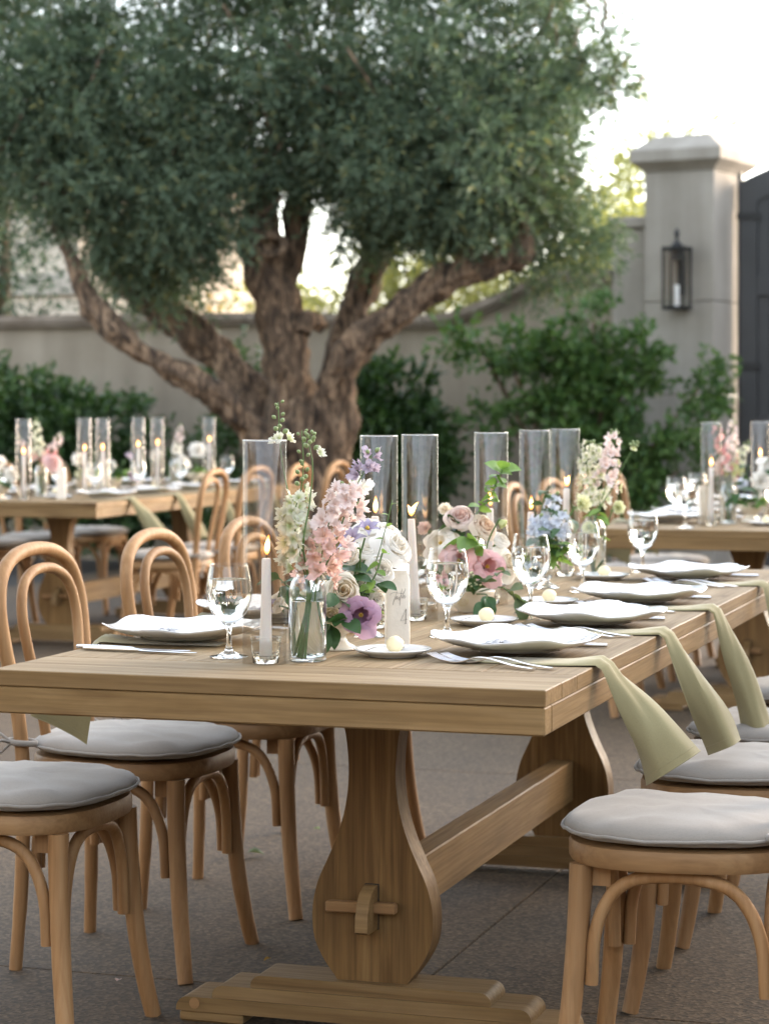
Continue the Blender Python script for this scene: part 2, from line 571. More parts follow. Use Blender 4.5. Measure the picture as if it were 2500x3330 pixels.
pave = thing('patio', 'exposed aggregate concrete court under the dinner tables', None)
pave['kind'] = 'structure'
bed = MB(); bed.add([(-16,-6,-.012),(16,-6,-.012),(16,24,-.012),(-16,24,-.012)], [(0,1,2,3)])
obj('joint_bed', bed.me('joint_bed', M['joint']), pave)
slab_b = MB().rbox(-1.4475,1.4475,-1.4475,1.4475,-.05,0,.0018)
slab_m = slab_b.me('paving_slab', M['paving'])
for i in range(-3, 4):
    for k in range(-2, 5):
        u, v = .52 + 1.45 + 2.9*i, .9 + 1.45 + 2.9*k
        p = MAIN.at(u, v)
        if -9 < p.x < 9 and -1.5 < p.y < 16.5:
            obj('paving_slab', slab_m, pave, p, (0,0,-TH))

# ---- leaf clouds -------------------------------------------------
def unit(a):
    return a/np.maximum(np.linalg.norm(a, axis=1, keepdims=True), 1e-9)
def leaf_arrays(P, D, Ln, Wd, fold=.12):
    """Kite leaves at points P along D: 4 verts, 2 triangles each."""
    n = len(P)
    r = unit(nrg.normal(size=(n,3)))
    side = unit(np.cross(D, r))
    nor = np.cross(side, D)
    Ln = np.asarray(Ln).reshape(-1,1); Wd = np.asarray(Wd).reshape(-1,1)
    V = np.empty((n,4,3))
    V[:,0] = P
    V[:,1] = P + D*Ln*.45 + side*Wd*.5 + nor*Wd*fold
    V[:,2] = P + D*Ln
    V[:,3] = P + D*Ln*.45 - side*Wd*.5 + nor*Wd*fold
    b = np.arange(n)[:,None]*4
    F = np.concatenate([b+np.array([0,1,2]), b+np.array([0,2,3])], 0)
    return V.reshape(-1,3), F
def sprig_leaves(C, A, nleaf, tw, ln, wd, spread=.75):
    """Leaves along twigs that start at C and run along A."""
    n = len(C)
    t = np.linspace(.05, 1, nleaf)[None,:,None]
    P = C[:,None,:] + A[:,None,:]*tw*t
    D = A[:,None,:] + nrg.normal(size=(n,nleaf,3))*spread
    P = P.reshape(-1,3); D = unit(D.reshape(-1,3))
    L = ln*nrg.uniform(.65,1.25,size=len(P))
    return leaf_arrays(P, D, L, L*(wd/ln))
def cloud(name, clumps, n_sub, sub_r, n_sprig, nleaf, tw, ln, wd, mat, parent, droop=.35, spread=.75, squash=1.0):
    """clumps: (x,y,z,rx,ry,rz,weight). Sub-clumps of sprigs with gaps between."""
    Cs, As = [], []
    for (x,y,z,rx,ry,rz,wt) in clumps:
        k = max(3, int(n_sub*wt))
        q = unit(nrg.normal(size=(k,3)))*(nrg.uniform(.0,1,size=(k,1))**.42)
        sc = q*np.array([rx,ry,rz]) + np.array([x,y,z])
        for c, qq in zip(sc, q):
            m = int(n_sprig*nrg.uniform(.5,1.4))
            d = unit(nrg.normal(size=(m,3)))*(nrg.uniform(0,1,size=(m,1))**.5)
            Cs.append(c + d*sub_r*nrg.uniform(.6,1.25)*np.array([1,1,squash]))
            a = d*.8 + qq*.7 + np.array([0,0,-droop]) + nrg.normal(size=(m,3))*.35
            As.append(unit(a))
    V, F = sprig_leaves(np.concatenate(Cs), np.concatenate(As), nleaf, tw, ln, wd, spread)
    o = obj(name, fast_mesh(name, V, F, mat), parent)
    tag(o, kind='stuff')
    return o

def limb(b, pts, seed=0, lump=.22, n=18, sub=7):
    """Gnarled tube: pts (x,y,z,r)."""
    P = spline([p[:3] for p in pts], sub)
    rr = spline([(p[3],0,0) for p in pts], sub)
    V = []
    up = Vector((.3,1,.1))
    m = len(P)
    u = None
    for i in range(m):
        t = (P[min(i+1,m-1)] - P[max(i-1,0)]).normalized()
        u = (up if u is None else u); u = (u - t*u.dot(t)).normalized(); w = t.cross(u)
        for k in range(n):
            a = 2*math.pi*k/n
            d = u*math.cos(a) + w*math.sin(a)
            r = rr[i].x*.9
            q = P[i] + d*r
            nz = noise.noise(Vector((q.x*5+seed, q.y*5, q.z*2.6))) + .6*noise.noise(Vector((q.x*13, q.y*13+seed, q.z*5)))
            ridge = .10*math.sin(a*5 + i*.22 + seed) + .06*math.sin(a*9 - i*.13)
            V.append(P[i] + d*r*(1 + lump*nz*1.3 + ridge + lump*.5*noise.noise(Vector((q.x*26+seed, q.y*26, q.z*11)))))
    F = []
    for i in range(m-1):
        for k in range(n):
            l = (k+1) % n
            F.append((i*n+k, i*n+l, (i+1)*n+l, (i+1)*n+k))
    F.append(tuple((m-1)*n+k for k in range(n)))
    b.add(V, F)
    return b

# ---- the olive tree (measured in a plane 14.8 m off, then given depth) ----
TX, TY = -.50, 14.8
def tp(px, py, r, dy=0):
    return ((px-660)/337.8, dy, 1.22 + (880-py)/337.8, r/337.8)
olive = thing('olive_tree', 'gnarled old olive tree with spreading limbs and dense grey-green crown', 'tree', (TX, TY, 0))
tr = MB()
limb(tr, [tp(660,1296,112),tp(658,1200,100),tp(662,1080,92),tp(655,980,86),tp(650,910,74),tp(640,860,58)], 1, .27, 48, 14)
obj('trunk', tr.me('trunk', M['bark'], sharp=0), olive)
limbs = [
 [tp(640,1040,66),tp(632,930,62),tp(625,840,62),tp(618,760,58,-.05),tp(600,660,50,-.08),tp(572,560,46,-.1),tp(560,480,40,-.05),tp(575,390,30),tp(600,250,22,.1),tp(610,80,15,.1)],
 [tp(705,1040,60),tp(712,930,52,-.1),tp(722,850,46,-.2),tp(748,780,38,-.3),tp(800,725,37,-.35),tp(870,672,35,-.4),tp(950,612,34,-.4),tp(1040,585,32,-.4),tp(1105,556,30,-.4),tp(1128,510,18,-.4),tp(1110,430,13,-.3),tp(1120,280,9,-.2)],
 [tp(680,960,42,.2),tp(712,840,38,.3),tp(738,740,36,.4),tp(770,640,36,.5),tp(800,555,33,.5),tp(818,470,26,.5),tp(835,370,20,.5),tp(880,230,13,.4)],
 [tp(610,1050,56,-.1),tp(560,950,38,-.25),tp(500,880,32,-.4),tp(430,826,30,-.5),tp(350,780,27,-.55),tp(285,735,25,-.6),tp(238,690,26,-.6),tp(206,640,24,-.6),tp(190,590,17,-.6),tp(160,535,14,-.55),tp(140,480,12,-.5),tp(122,420,10,-.5),tp(95,330,8,-.4)],
 [tp(620,1000,54,.1),tp(565,890,44,.15),tp(500,800,40,.2),tp(430,730,40,.2),tp(350,675,36,.2),tp(285,622,34,.2),tp(235,570,30,.2),tp(215,510,22,.2),tp(235,420,16,.1),tp(280,300,11,.1)],
 [tp(600,640,34,.1),tp(628,540,30,.2),tp(636,440,28,.25),tp(640,340,22,.3),tp(690,200,15,.4)],
 [tp(985,600,22,-.4),tp(1000,566,20,-.4),tp(1010,545,15,-.4)],
 [tp(690,700,20,.05),tp(665,690,22,-.15),tp(655,720,18,-.2)],
]
for i, L in enumerate(limbs):
    obj('limb', limb(MB(), L, 3.1*i+2, .34 if i < 6 else .1, 32, 13).me('limb', M['bark'], sharp=0), olive)
# knot hole on the main limb
kb = MB()
for k in range(1):
    c = Vector(tp(585,535,0)[:3]) + Vector((.0,-.24,0))
    ring = [c + Vector((.095*math.cos(a), .025*math.sin(a*2), .065*math.sin(a))) for a in [2*math.pi*q/14 for q in range(14)]]
    kb.tube(ring, .028, 8, closed=True)
obj('knot', kb.me('knot', M['bark'], sharp=0), olive)

def ec(px, py, rx, ry, w=1.0, y0=0, ryd=.8):
    return ((px-660)/337.8, y0, 1.22+(880-py)/337.8, rx/337.8, ryd, ry/337.8, w)
crown = [
 ec(60,120,250,190,1.6,.1), ec(300,190,220,190,1.6,-.1), ec(120,330,210,130,1.3,-.3), ec(300,400,180,150,1.3,-.2,.7),
 ec(340,545,120,110,.8,-.1,.5), ec(440,455,90,110,.75,-.3,.4), ec(560,150,230,140,1.3,.1), ec(560,320,75,80,.4,-.1,.4),
 ec(780,160,240,170,1.5,.0), ec(790,330,120,130,.9,-.1,.6), ec(975,160,220,180,1.45,-.2), ec(950,365,180,130,1.3,-.3,.7),
 ec(1060,330,165,170,1.25,-.3,.8), ec(1150,230,85,140,.55,0), ec(1080,425,125,95,.8,-.2,.6), ec(1195,520,95,60,.34,.1,.5),
 ec(1225,125,85,105,.36,0,.5), ec(865,430,80,60,.35,-.1,.4), ec(1285,180,45,85,.15,0,.3), ec(-130,200,180,260,.9,0),
 ec(742,440,45,90,.26,.2,.3), ec(690,300,60,70,.4,.3,.4),
 ec(300,-150,360,160,1.0,.1), ec(820,-160,420,170,1.1,0), ec(1110,-60,160,120,.5,0), ec(560,-60,200,120,.6,.3),
]
cloud('crown', crown, 35, .185, 31, 12, .22, .066, .0138, M['olive_leaf'], olive, .25)
tw = MB()
for c in crown[:20]:
    for k in range(7):
        a = Vector((c[0] + rnd.uniform(-.8,.8)*c[3], c[1]+rnd.uniform(-.6,.6)*c[4], c[2]+rnd.uniform(-.9,.6)*c[5]))
        b = a + Vector((rnd.uniform(-.35,.35), rnd.uniform(-.2,.2), rnd.uniform(.1,.5)))
        tw.tube([a, (a+b)/2 + Vector((.03,0,-.03)), b], [.004,.008,.012], 5)
tag(obj('twigs', tw.me('twigs', M['bark'], sharp=0), olive), kind='stuff')

# ---- garden wall, pier, gate pillar, gate --------------------------------
WALL = Frame(1.93, 17.18)             # left front corner of the pillar; a to the right, b back
def wpos(a, b, z=0): return WALL.at(-a, b, z)
wall = thing('garden_wall', 'low stucco courtyard wall with stone coping, sweeping up towards the gate pier', 'wall', wpos(0,0), -TH)
prof = [(-14,1.87),(-5.3,1.87),(-3,1.87),(-1.72,1.83)]
for k in range(1, 9):
    t = k/8; prof.append((-1.72 + t*1.15, 1.83 + .33*(3*t*t - 2*t**3)))
prof.append((-.27, 2.16))
body = MB(); body.prism([(-14,-.1)] + prof + [(-.27,-.1)], .16, .46, 'y')
obj('wall_body', body.me('wall_body', M['stucco'], sharp=30), wall)
def coping_stone(pts):
    b = MB()
    for y0, y1, z0, z1 in ((.10,.52,0,.035), (.07,.55,.037,.095)):
        top = [(a, z+z1) for a, z in pts]; bot = [(a, z+z0) for a, z in reversed(pts)]
        b.prism(top + bot, y0, y1, 'y')
    return b.me('coping_stone', M['coping'], sharp=30)
def prof_z(a):
    for (a0,z0),(a1,z1) in zip(prof, prof[1:]):
        if a0 <= a <= a1: return z0 + (z1-z0)*(a-a0)/(a1-a0)
    return prof[-1][1]
cuts = [-14,-12.8,-11.6,-10.4,-9.2,-8,-6.8,-5.6,-4.4,-3.2,-2.35,-1.74,-1.15,-.56,-.272]
for a0, a1 in zip(cuts, cuts[1:]):
    xs = [a0+.004 + (a1-a0-.008)*k/6 for k in range(7)]
    obj('coping_stone', coping_stone([(x, prof_z(x)+.004) for x in xs]), wall)

pier = thing('wall_pier', 'narrow limestone pier between the wall and the tall gate pillar', 'pier', wpos(0,0), -TH)
obj('shaft', MB().rbox(-.268,-.004,.1,.52,-.05,2.56,.012).me('shaft', M['limestone'], sharp=30), pier)
obj('cap', MB().rbox(-.295,-.003,.07,.55,2.562,2.65,.012).me('cap', M['limestone'], sharp=30), pier)

pil = thing('gate_pillar', 'tall square limestone gate pillar with a moulded pyramid cap', 'pillar', wpos(0,0), -R(30))
PWD, PDP = .55, .60
zz = [-.05, .62, 1.31, 2.0, 2.96]
for z0, z1 in zip(zz, zz[1:]):
    obj('stone_block', MB().rbox(0,PWD,0,PDP,z0+.002,z1-.002,.006).me('stone_block', M['limestone'], sharp=30), pil)
cp = MB()
def sq(o, z): return [(-o,-o,z),(PWD+o,-o,z),(PWD+o,PDP+o,z),(-o,PDP+o,z)]
lv = [sq(0,2.962), sq(.02,2.985), sq(.075,3.03), sq(.085,3.04), sq(.085,3.12), sq(.07,3.135), sq(-.06,3.235), sq(-.2,3.245)]
V = [p for l in lv for p in l]
F = [tuple(range(3,-1,-1)), tuple(range(len(V)-4, len(V)))]
for i in range(len(lv)-1):
    for k in range(4):
        F.append((i*4+k, i*4+(k+1)%4, (i+1)*4+(k+1)%4, (i+1)*4+k))
cp.add(V, F)
obj('cap', cp.me('cap', M['limestone'], smooth=False), pil)

lan = thing('wall_lantern', 'black iron wall lantern with clear panes hung on the gate pillar', 'lantern', (1.93 + .30*math.cos(R(30)) - .10*math.sin(R(30)), 17.18 - .30*math.sin(R(30)) - .10*math.cos(R(30)), 1.95), -R(30))
lan.scale = (.80, .84, 1.0)
fr = MB()
hw = .098
for sx in (-1,1):
    for sy in (-1,1):
        fr.rbox(sx*hw-.009, sx*hw+.009, sy*.085-.009, sy*.085+.009, 0, .45, .002)
for z in (0, .435):
    fr.rbox(-hw-.012,hw+.012,-.097,-.079,z-.012,z+.012,.002); fr.rbox(-hw-.012,hw+.012,.079,.097,z-.012,z+.012,.002)
    fr.rbox(-hw-.012,-hw+.008,-.079,.079,z-.012,z+.012,.002); fr.rbox(hw-.008,hw+.012,-.079,.079,z-.012,z+.012,.002)
fr.rbox(-hw,hw,-.08,.08,-.008,.006,.002)
obj('frame', fr.me('frame', M['black_metal'], sharp=30), lan)
ch = MB(); ch.lathe([(0,.35),(.055,.35),(.055,.455),(.042,.475),(.02,.485),(.014,.52),(.026,.535),(.026,.55),(.012,.575),(0,.59)], 20)
obj('chimney', ch.me('chimney', M['black_metal'], sharp=30), lan)
bk = MB(); bk.rbox(-.04,.04,.1,.115,.1,.40,.003); bk.rbox(-.012,.012,.085,.105,.2,.28,.002)
obj('back_plate', bk.me('back_plate', M['black_metal'], sharp=30), lan)
cd = MB(); cd.lathe([(0,.006),(.022,.006),(.022,.17),(0,.17)], 16)
obj('candle_tube', cd.me('candle_tube', M['wax'], sharp=30), lan)
for sx, sy, wx, wy in ((0,-.088,hw-.011,.0015),(0,.088,hw-.011,.0015),(-hw,0,.0015,.074),(hw,0,.0015,.074)):
    obj('pane', MB().box(sx-wx,sx+wx,sy-wy,sy+wy,.014,.421).me('pane', M['thin_glass'], smooth=False), lan)

gate = thing('gate', 'tall charcoal panelled entrance gate with an arched top beside the pillar', 'gate', (2.64, 17.22, 0), -TH)
GW = 1.7
def gz(x): return 2.90 + .40*(1-((GW-x)/GW)**2)
fm = MB()
n = 14
xs = [GW*k/n for k in range(n+1)]
fm.rbox(.004,.13,.0,.07,.03,2.86,.004); fm.rbox(GW-.13,GW,.0,.07,.03,3.3,.004)
for z in (.04, 1.0, 2.05):
    fm.rbox(.13,GW-.13,.004,.066,z,z+.16,.004)
fm.prism([(x, gz(x)) for x in xs] + [(x, gz(x)-.2) for x in reversed(xs)], .002, .072, 'y')
fm.rbox(.53,.63,.005,.065,.2,3.1,.003); fm.rbox(1.06,1.16,.005,.065,.2,3.2,.003)
obj('frame', fm.me('frame', M['gate'], sharp=30), gate)
bp = MB(); bp.prism([(.02,.04)] + [(x, gz(x)-.03) for x in xs[1:]] + [(GW-.02,.04)], .056, .064, 'y')
obj('backing_panel', bp.me('backing_panel', M['gate'], sharp=30), gate)
for k in range(15):
    x0 = .13 + k*.0965
    obj('plank', MB().rbox(x0+.002,x0+.0945,.025,.05,.06,gz(x0+.05)-.1,.004).me('plank', M['gate'], sharp=30), gate)
hp = MB(); hp.rbox(-.028,.002,.1,.16,-.02,3.0,.004)
obj('hinge_post', hp.me('hinge_post', M['black_metal'], sharp=30), gate)
for z in (.5, 1.5, 2.62):
    obj('hinge', MB().rbox(-.02,.16,-.012,-.001,z,z+.05,.002).me('hinge', M['black_metal'], sharp=30), gate)

# ---- shrubs against the wall --------------------------------------------
def shrub(label, loc, clumps, mat, n_sub, nleaf, ln, wd, group=None, droop=-.3, spread=.8, name='shrub', sub_r=.14, stems=()):
    t = thing(name, label, 'shrub', loc, 0, group)
    cloud('foliage', clumps, n_sub, sub_r, 20, nleaf, .14, ln, wd, mat, t, droop, spread)
    b = MB()
    for c in clumps:
        b.tube(spline([(0,0,-.02),(c[0]*.4,c[1]*.4,c[2]*.5),(c[0],c[1],c[2])], 4), [.02]*4+[.014]*4+[.008], 6)
    for s_ in stems:
        b.tube(spline(s_, 4), .006, 5)
    obj('stem', b.me('stem', M['bark'], sharp=0), t)
    return t
shrub('rounded dark green shrub in front of the left wall, behind the far left table', (-2.75,17.6,0),
      [(0,0,.95,.6,.4,.55,1.6),(-.6,.1,1.05,.55,.4,.65,1.5),(.5,0,.85,.5,.4,.6,1.3),(.75,0,.5,.4,.35,.4,.8)], M['shrub_leaf'], 40, 8, .07, .036)
shrub('dense dark shrub right behind the olive trunk, against the wall', (.1,16.6,0),
      [(-.05,0,.9,.36,.35,.55,1.3),(.12,0,.75,.28,.3,.45,.8),(-.25,.1,1.1,.25,.3,.3,.6)], M['shrub_leaf'], 40, 8, .07, .036)
shrub('small upright shrub behind the gap between the olive limbs', (-1.08,16.9,0),
      [(0,0,1.25,.16,.15,.35,.5),(-.05,0,.7,.2,.2,.4,.6)], M['shrub_leaf'], 26, 8, .06, .03)
def arcs(b, n): return b
cl = [(.0,0,.95,.36,.28,.5,.85),(.2,0,1.35,.26,.22,.30,.42),(-.25,0,1.45,.24,.22,.20,.30),(.0,0,.45,.34,.28,.45,.7),(.42,-.1,.85,.20,.2,.25,.28),
      (-.72,-.05,1.70,.24,.10,.07,.07),(-.5,0,1.60,.22,.12,.10,.12),(.68,-.1,1.10,.20,.10,.10,.09),(.86,-.1,1.36,.14,.07,.08,.04),(.72,-.1,.78,.18,.1,.08,.08),(.12,0,1.84,.10,.08,.14,.07),(.42,-.05,1.66,.10,.08,.14,.07),(-.5,0,1.15,.18,.12,.16,.12)]
shrub('loose sprawling climbing shrub with arching shoots under the wall lantern', (1.38,16.55,0), cl, M['climber_leaf'], 36, 8, .065, .034, None, -.2, .8, 'climbing_shrub', .12)
# ---- beyond the wall: house, roof, evergreens, sunlit trees ---------------
hs_ = thing('house', 'pale rendered house behind the left end of the wall', 'house', (-5.55, 27.5, 0), -TH)
hb = MB(); hb.rbox(-4,2.1,0,6,-.05,4.3,.02)
obj('wall', hb.me('wall', M['house'], sharp=30), hs_)
obj('belt_course', MB().rbox(-4.05,2.15,-.09,-.003,2.52,2.78,.02).me('belt_course', M['limestone'], sharp=30), hs_)
obj('cornice', MB().rbox(-4.05,2.15,-.16,-.003,4.05,4.33,.03).me('cornice', M['limestone'], sharp=30), hs_)
obj('plinth', MB().rbox(-4.03,2.13,-.05,-.003,-.04,.6,.02).me('plinth', M['limestone'], sharp=30), hs_)
ro = MB(); ro.prism([(-4.3,4.332),(2.4,4.332),(.6,5.1),(-2.5,5.1)], -.3, 6.3, 'y')
obj('roof', ro.me('roof', M['roof_grey'], smooth=False), hs_)
# ---- unseen buildings, added round the court to hold back low sun and sky
for nm, lab, (x0,x1,y0,y1,h) in (('shading_house','unseen rendered house added behind the camera to shade the court',(-18,17,-24,-17,4.6)),('shading_wing','unseen rendered wing added on the left to shade the court',(-18,-7.5,-16.9,5,5.2)),('shading_annex','unseen rendered annex added on the right to block low sun',(7.6,13,-16.9,15.2,2.9))):
    t = thing(nm, lab, 'building', ((x0+x1)/2, (y0+y1)/2, 0))
    cx_, cy_ = (x0+x1)/2, (y0+y1)/2
    wb_ = MB(); wb_.box(x0-cx_, x1-cx_, y0-cy_, y1-cy_, -.05, h)
    obj('wall', wb_.me('wall', M['stucco'], smooth=False), t)
    rb_ = MB(); rb_.prism([(x0-cx_-.4, h+.002),(x1-cx_+.4, h+.002),(x1-cx_-2.5, h+1.5),(x0-cx_+2.5, h+1.5)], y0-cy_-.4, y1-cy_+.4, 'y')
    obj('roof', rb_.me('roof', M['roof_grey'], smooth=False), t)
    for k in range(5 if nm == 'shading_house' else 3):
        if nm == 'shading_house':
            c_ = (x0-cx_) + (x1-x0)*(k+.5)/5; fr_ = MB(); fr_.rbox(c_-.8,c_+.8,y1-cy_+.003,y1-cy_+.06,.1,2.7,.01); pn = MB(); pn.box(c_-.7,c_+.7,y1-cy_+.062,y1-cy_+.068,.25,2.6)
        else:
            c_ = (y0-cy_) + (y1-y0)*(k+.5)/3; fr_ = MB(); pn = MB()
            if nm == 'shading_wing':
                fr_.rbox(x1-cx_+.003,x1-cx_+.06,c_-.7,c_+.7,.9,2.5,.01); pn.box(x1-cx_+.062,x1-cx_+.068,c_-.6,c_+.6,1.0,2.4)
            else:
                fr_.rbox(x0-cx_-.06,x0-cx_-.003,c_-.7,c_+.7,.9,2.5,.01); pn.box(x0-cx_-.068,x0-cx_-.062,c_-.6,c_+.6,1.0,2.4)
        w_ = obj('window', fr_.me('window', M['black_metal'], sharp=30), t)
        obj('pane', pn.me('pane', M['gate'], smooth=False), w_)
fh = thing('outbuilding', 'distant grey roofed outbuilding seen through the olive limbs', 'building', (-3.2, 44, 0), -TH)
obj('wall', MB().box(-1.6,1.6,0,3,-.05,2.4).me('wall', M['house'], smooth=False), fh)
rf = MB(); rf.prism([(-1.9,2.402),(1.9,2.402),(.9,3.5),(-.9,3.5)], -.3, 3.3, 'y')
obj('roof', rf.me('roof', M['roof_grey'], smooth=False), fh)

def tree(label, loc, clumps, mat, ln, wd, n_sub=16, name='tree', group=None, sub_r=.45, trunk_r=.14, nspr=16):
    t = thing(name, label, 'tree', loc, 0, group)
    cloud('crown', clumps, n_sub, sub_r, nspr, 8, .4, ln, wd, mat, t, .1, .8)
    b = MB()
    zt = max(c[2] for c in clumps)
    limb(b, [(0,0,-.05,trunk_r*1.3),(.05,0,zt*.3,trunk_r),(0,.05,zt*.6,trunk_r*.7),(.02,0,zt*.95,trunk_r*.3)], 5, .15, 10, 4)
    for c in clumps:
        b.tube(spline([(0,0,zt*.35),(c[0]*.5,c[1]*.5,(zt*.35+c[2])/2),(c[0],c[1],c[2])], 3), [.07,.065,.06,.05,.04,.03,.02], 6)
    obj('trunk', b.me('trunk', M['bark'], sharp=0), t)
    return t
tree('dark columnar evergreen standing before the pale house', (-3.55,21.5,0), [(0,0,1.4,.42,.4,1.0,1.2),(-.05,0,2.4,.35,.35,.7,.8),(.1,0,.7,.45,.4,.6,.8),(.05,0,3.2,.25,.25,.6,.5)], M['ever_leaf'], .09, .03, 22, 'evergreen_tree', None, .2, .07)
tree('dark evergreen between the house and the olive limbs', (-2.3,22.5,0), [(0,0,1.5,.4,.4,.9,1),(.0,0,2.3,.3,.3,.6,.6),(.25,0,.9,.4,.3,.6,.7)], M['ever_leaf'], .09, .03, 22, 'evergreen_tree', None, .2, .07)
tree('citrus tree with orange fruit beyond the wall, left of the olive trunk', (-2.15,26,0), [(0,0,1.75,.5,.4,.35,.6),(.2,0,1.5,.4,.3,.4,.6)], M['orange_leaf'], .10, .05, 12, 'citrus_tree', None, .2, .06)
tree('yellow-green sunlit tree directly behind the olive trunk', (.6,30,0), [(-1.2,0,2.1,1.1,.8,.8,1.4),(.3,0,2.5,1.2,.8,.9,1.5),(1.4,0,2.2,1.0,.8,.9,1.3),(-.4,0,3.4,.9,.6,.9,.5)], M['far_leaf'], .13, .055, 26, 'background_tree', 'sunlit trees beyond the wall', .4, .16)
tree('sunlit loose tree glowing over the rising part of the wall', (2.7,29,0), [(-.4,0,2.5,1.0,.8,.9,1.3),(.5,0,3.4,.8,.7,.8,.9),(.2,0,1.7,1.0,.8,.7,1.0)], M['far_leaf'], .13, .055, 26, 'background_tree', 'sunlit trees beyond the wall', .4, .16)
tree('tall thin sunlit tree just left of the pillar cap', (4.05,33,0), [(-.4,0,3.3,.8,.6,.9,.9),(-.2,0,4.4,.7,.6,.8,.55),(-.6,0,2.4,1.0,.7,.9,1.2),(.3,0,5.0,.5,.4,.5,.14)], M['far_leaf'], .14, .055, 26, 'background_tree', 'sunlit trees beyond the wall', .4, .16)
tree('olive-green sunlit tree in the gap beside the citrus tree', (-3.1,36,0), [(0,0,2.2,1.2,.8,.9,1.2),(.8,0,3.0,.9,.7,.9,.9),(-1.2,0,3.2,1.0,.7,1.0,.9)], M['far_leaf'], .14, .055, 22, 'background_tree', 'sunlit trees beyond the wall', .4, .16)

# ================================================================== TABLE AND CHAIR
def build_table(label):
    """Trestle table; origin on the floor under its centre, x across, y along."""
    t = thing('trestle_table', label, 'table', (0,0,0), 0, 'oak trestle tables')
    HX, HY = .5, 1.46
    def lit_top(m, mat):                               # upper face paler and greyer, sky sheen painted into its colour
        if mat == 'lit_top_wood':
            m.materials.append(M['lit_top_wood'])
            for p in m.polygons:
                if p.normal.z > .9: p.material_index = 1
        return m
    def plank(nm, x0, x1, y0, y1, z0, z1, long_y, b=.0016, mat='lit_top_wood'):
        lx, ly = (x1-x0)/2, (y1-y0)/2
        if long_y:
            m = lit_top(MB().rbox(-ly,ly,-lx,lx,z0,z1,b).me(nm, M['table_wood'], sharp=30), mat)
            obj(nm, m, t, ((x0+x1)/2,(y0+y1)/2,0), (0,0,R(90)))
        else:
            m = lit_top(MB().rbox(-lx,lx,-ly,ly,z0,z1,b).me(nm, M['table_wood'], sharp=30), mat)
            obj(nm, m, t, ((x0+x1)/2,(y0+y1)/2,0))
    gp = .0003
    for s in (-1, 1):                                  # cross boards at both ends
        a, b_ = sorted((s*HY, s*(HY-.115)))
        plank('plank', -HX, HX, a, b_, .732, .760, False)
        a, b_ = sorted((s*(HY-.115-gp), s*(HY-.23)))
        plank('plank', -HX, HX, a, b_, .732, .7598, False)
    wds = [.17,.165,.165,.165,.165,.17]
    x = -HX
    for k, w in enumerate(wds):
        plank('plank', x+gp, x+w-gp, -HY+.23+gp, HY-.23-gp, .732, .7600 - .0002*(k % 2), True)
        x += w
    for s in (-1, 1):                                  # edge boards below the top
        a, b_ = sorted((s*(HY-.0015), s*(HY-.05)))
        plank('edge_board', -HX+.0015, HX-.0015, a, b_, .684, .7315, False, .003, 'table_wood')
        a, b_ = sorted((s*(HX-.0015), s*(HX-.05)))
        plank('edge_board', a, b_, -HY+.0505, HY-.0505, .684, .7315, True, .003, 'table_wood')
    # pedestals
    half = [(.684,.084),(.655,.078),(.62,.065),(.58,.054),(.53,.0485),(.49,.0485),(.45,.053),(.41,.062),(.37,.076),(.33,.094),(.30,.108),(.27,.1175),(.24,.1225),(.21,.123),(.18,.119),(.155,.109),(.13,.094),(.112,.080),(.1005,.072)]
    pts = [(w, z) for z, w in half]
    sm = [(p.x, p.y) for p in spline([(w, z, 0) for w, z in pts], 3)]
    outl = sm + [(-x_, z_) for x_, z_ in reversed(sm)]
    for s in (-1, 1):
        y = s*.80
        pb = MB(); pb.prism(outl, -.032, .032, 'y')
        po = obj('pedestal', pb.me('pedestal', M['ped_wood'], sharp=40), t, (0,y,0))
        slot = MB(); slot.rbox(-.0145,.0145,-.0335 if s < 0 else .028,-.028 if s < 0 else .0335,.203,.292,.001)
        obj('mortise', slot.me('mortise', M['joint'], sharp=30), po)
        ft = thing('foot', None, None, (0,y,0)); ft.parent = t
        for k, (hl, hd, z0, z1) in enumerate(((.40,.062,.022,.05),(.325,.058,.0502,.0755),(.245,.054,.0757,.1003))):
            o = []
            r = (z1-z0)*.85
            for q in range(7):
                a = R(90*q/6)
                o.append((hl - r + r*math.cos(a), z1 - r + r*math.sin(a)))
            o = [(hl, z0)] + o
            o = o + [(-a_, b_) for a_, b_ in reversed(o)]
            obj('tier', MB().prism(o, -hd, hd, 'y').me('tier', M['table_wood'], sharp=40), ft)
        for sx in (-1, 1):
            a, b_ = sorted((sx*.395, sx*.26))
            obj('pad', MB().rbox(a,b_,-.058,.058,0,.0218,.004).me('pad', M['table_wood'], sharp=30), ft)
            pl = MB(); pl.lathe([(0,0),(.011,0),(.011,.0022),(0,.003)], 14, Matrix.Translation((sx*.36,-.062,.038)) @ Matrix.Rotation(R(90),4,'X'))
            obj('dowel_plug', pl.me('dowel_plug', M['seat_wood'], sharp=30), ft)
        # tenon with its wedge, on the outer face
        tb = MB()
        prof = [(0,.205),(0,.29),(.02,.288),(.04,.28),(.055,.265),(.066,.24),(.068,.21),(.06,.205)]
        tb.prism([(s*(.033+a), b_) for a, b_ in prof], -.0125, .0125, 'x')
        obj('tenon', tb.me('tenon', M['table_wood'], sharp=40), t, (0,y,0))
        wb = MB(); wb.rbox(-.088,.056,-.011,.011,-.0105,.0105,.003)
        obj('wedge', wb.me('wedge', M['seat_wood'], sharp=30), t, (0, y+s*.0505, .249), (0,R(-1.5),R(-2)))
    st = MB(); st.rbox(-.767,.767,-.03,.03,.195,.30,.003)
    obj('stretcher', st.me('stretcher', M['table_wood'], sharp=30), t, (0,0,0), (0,0,R(90)))
    return t
def put_table(t, fr):
    t.location = fr.at(.5, 1.46)
    t.rotation_euler = (0,0,-TH)
main_table = build_table('oak trestle table in front with pegged pedestal, set for dinner')
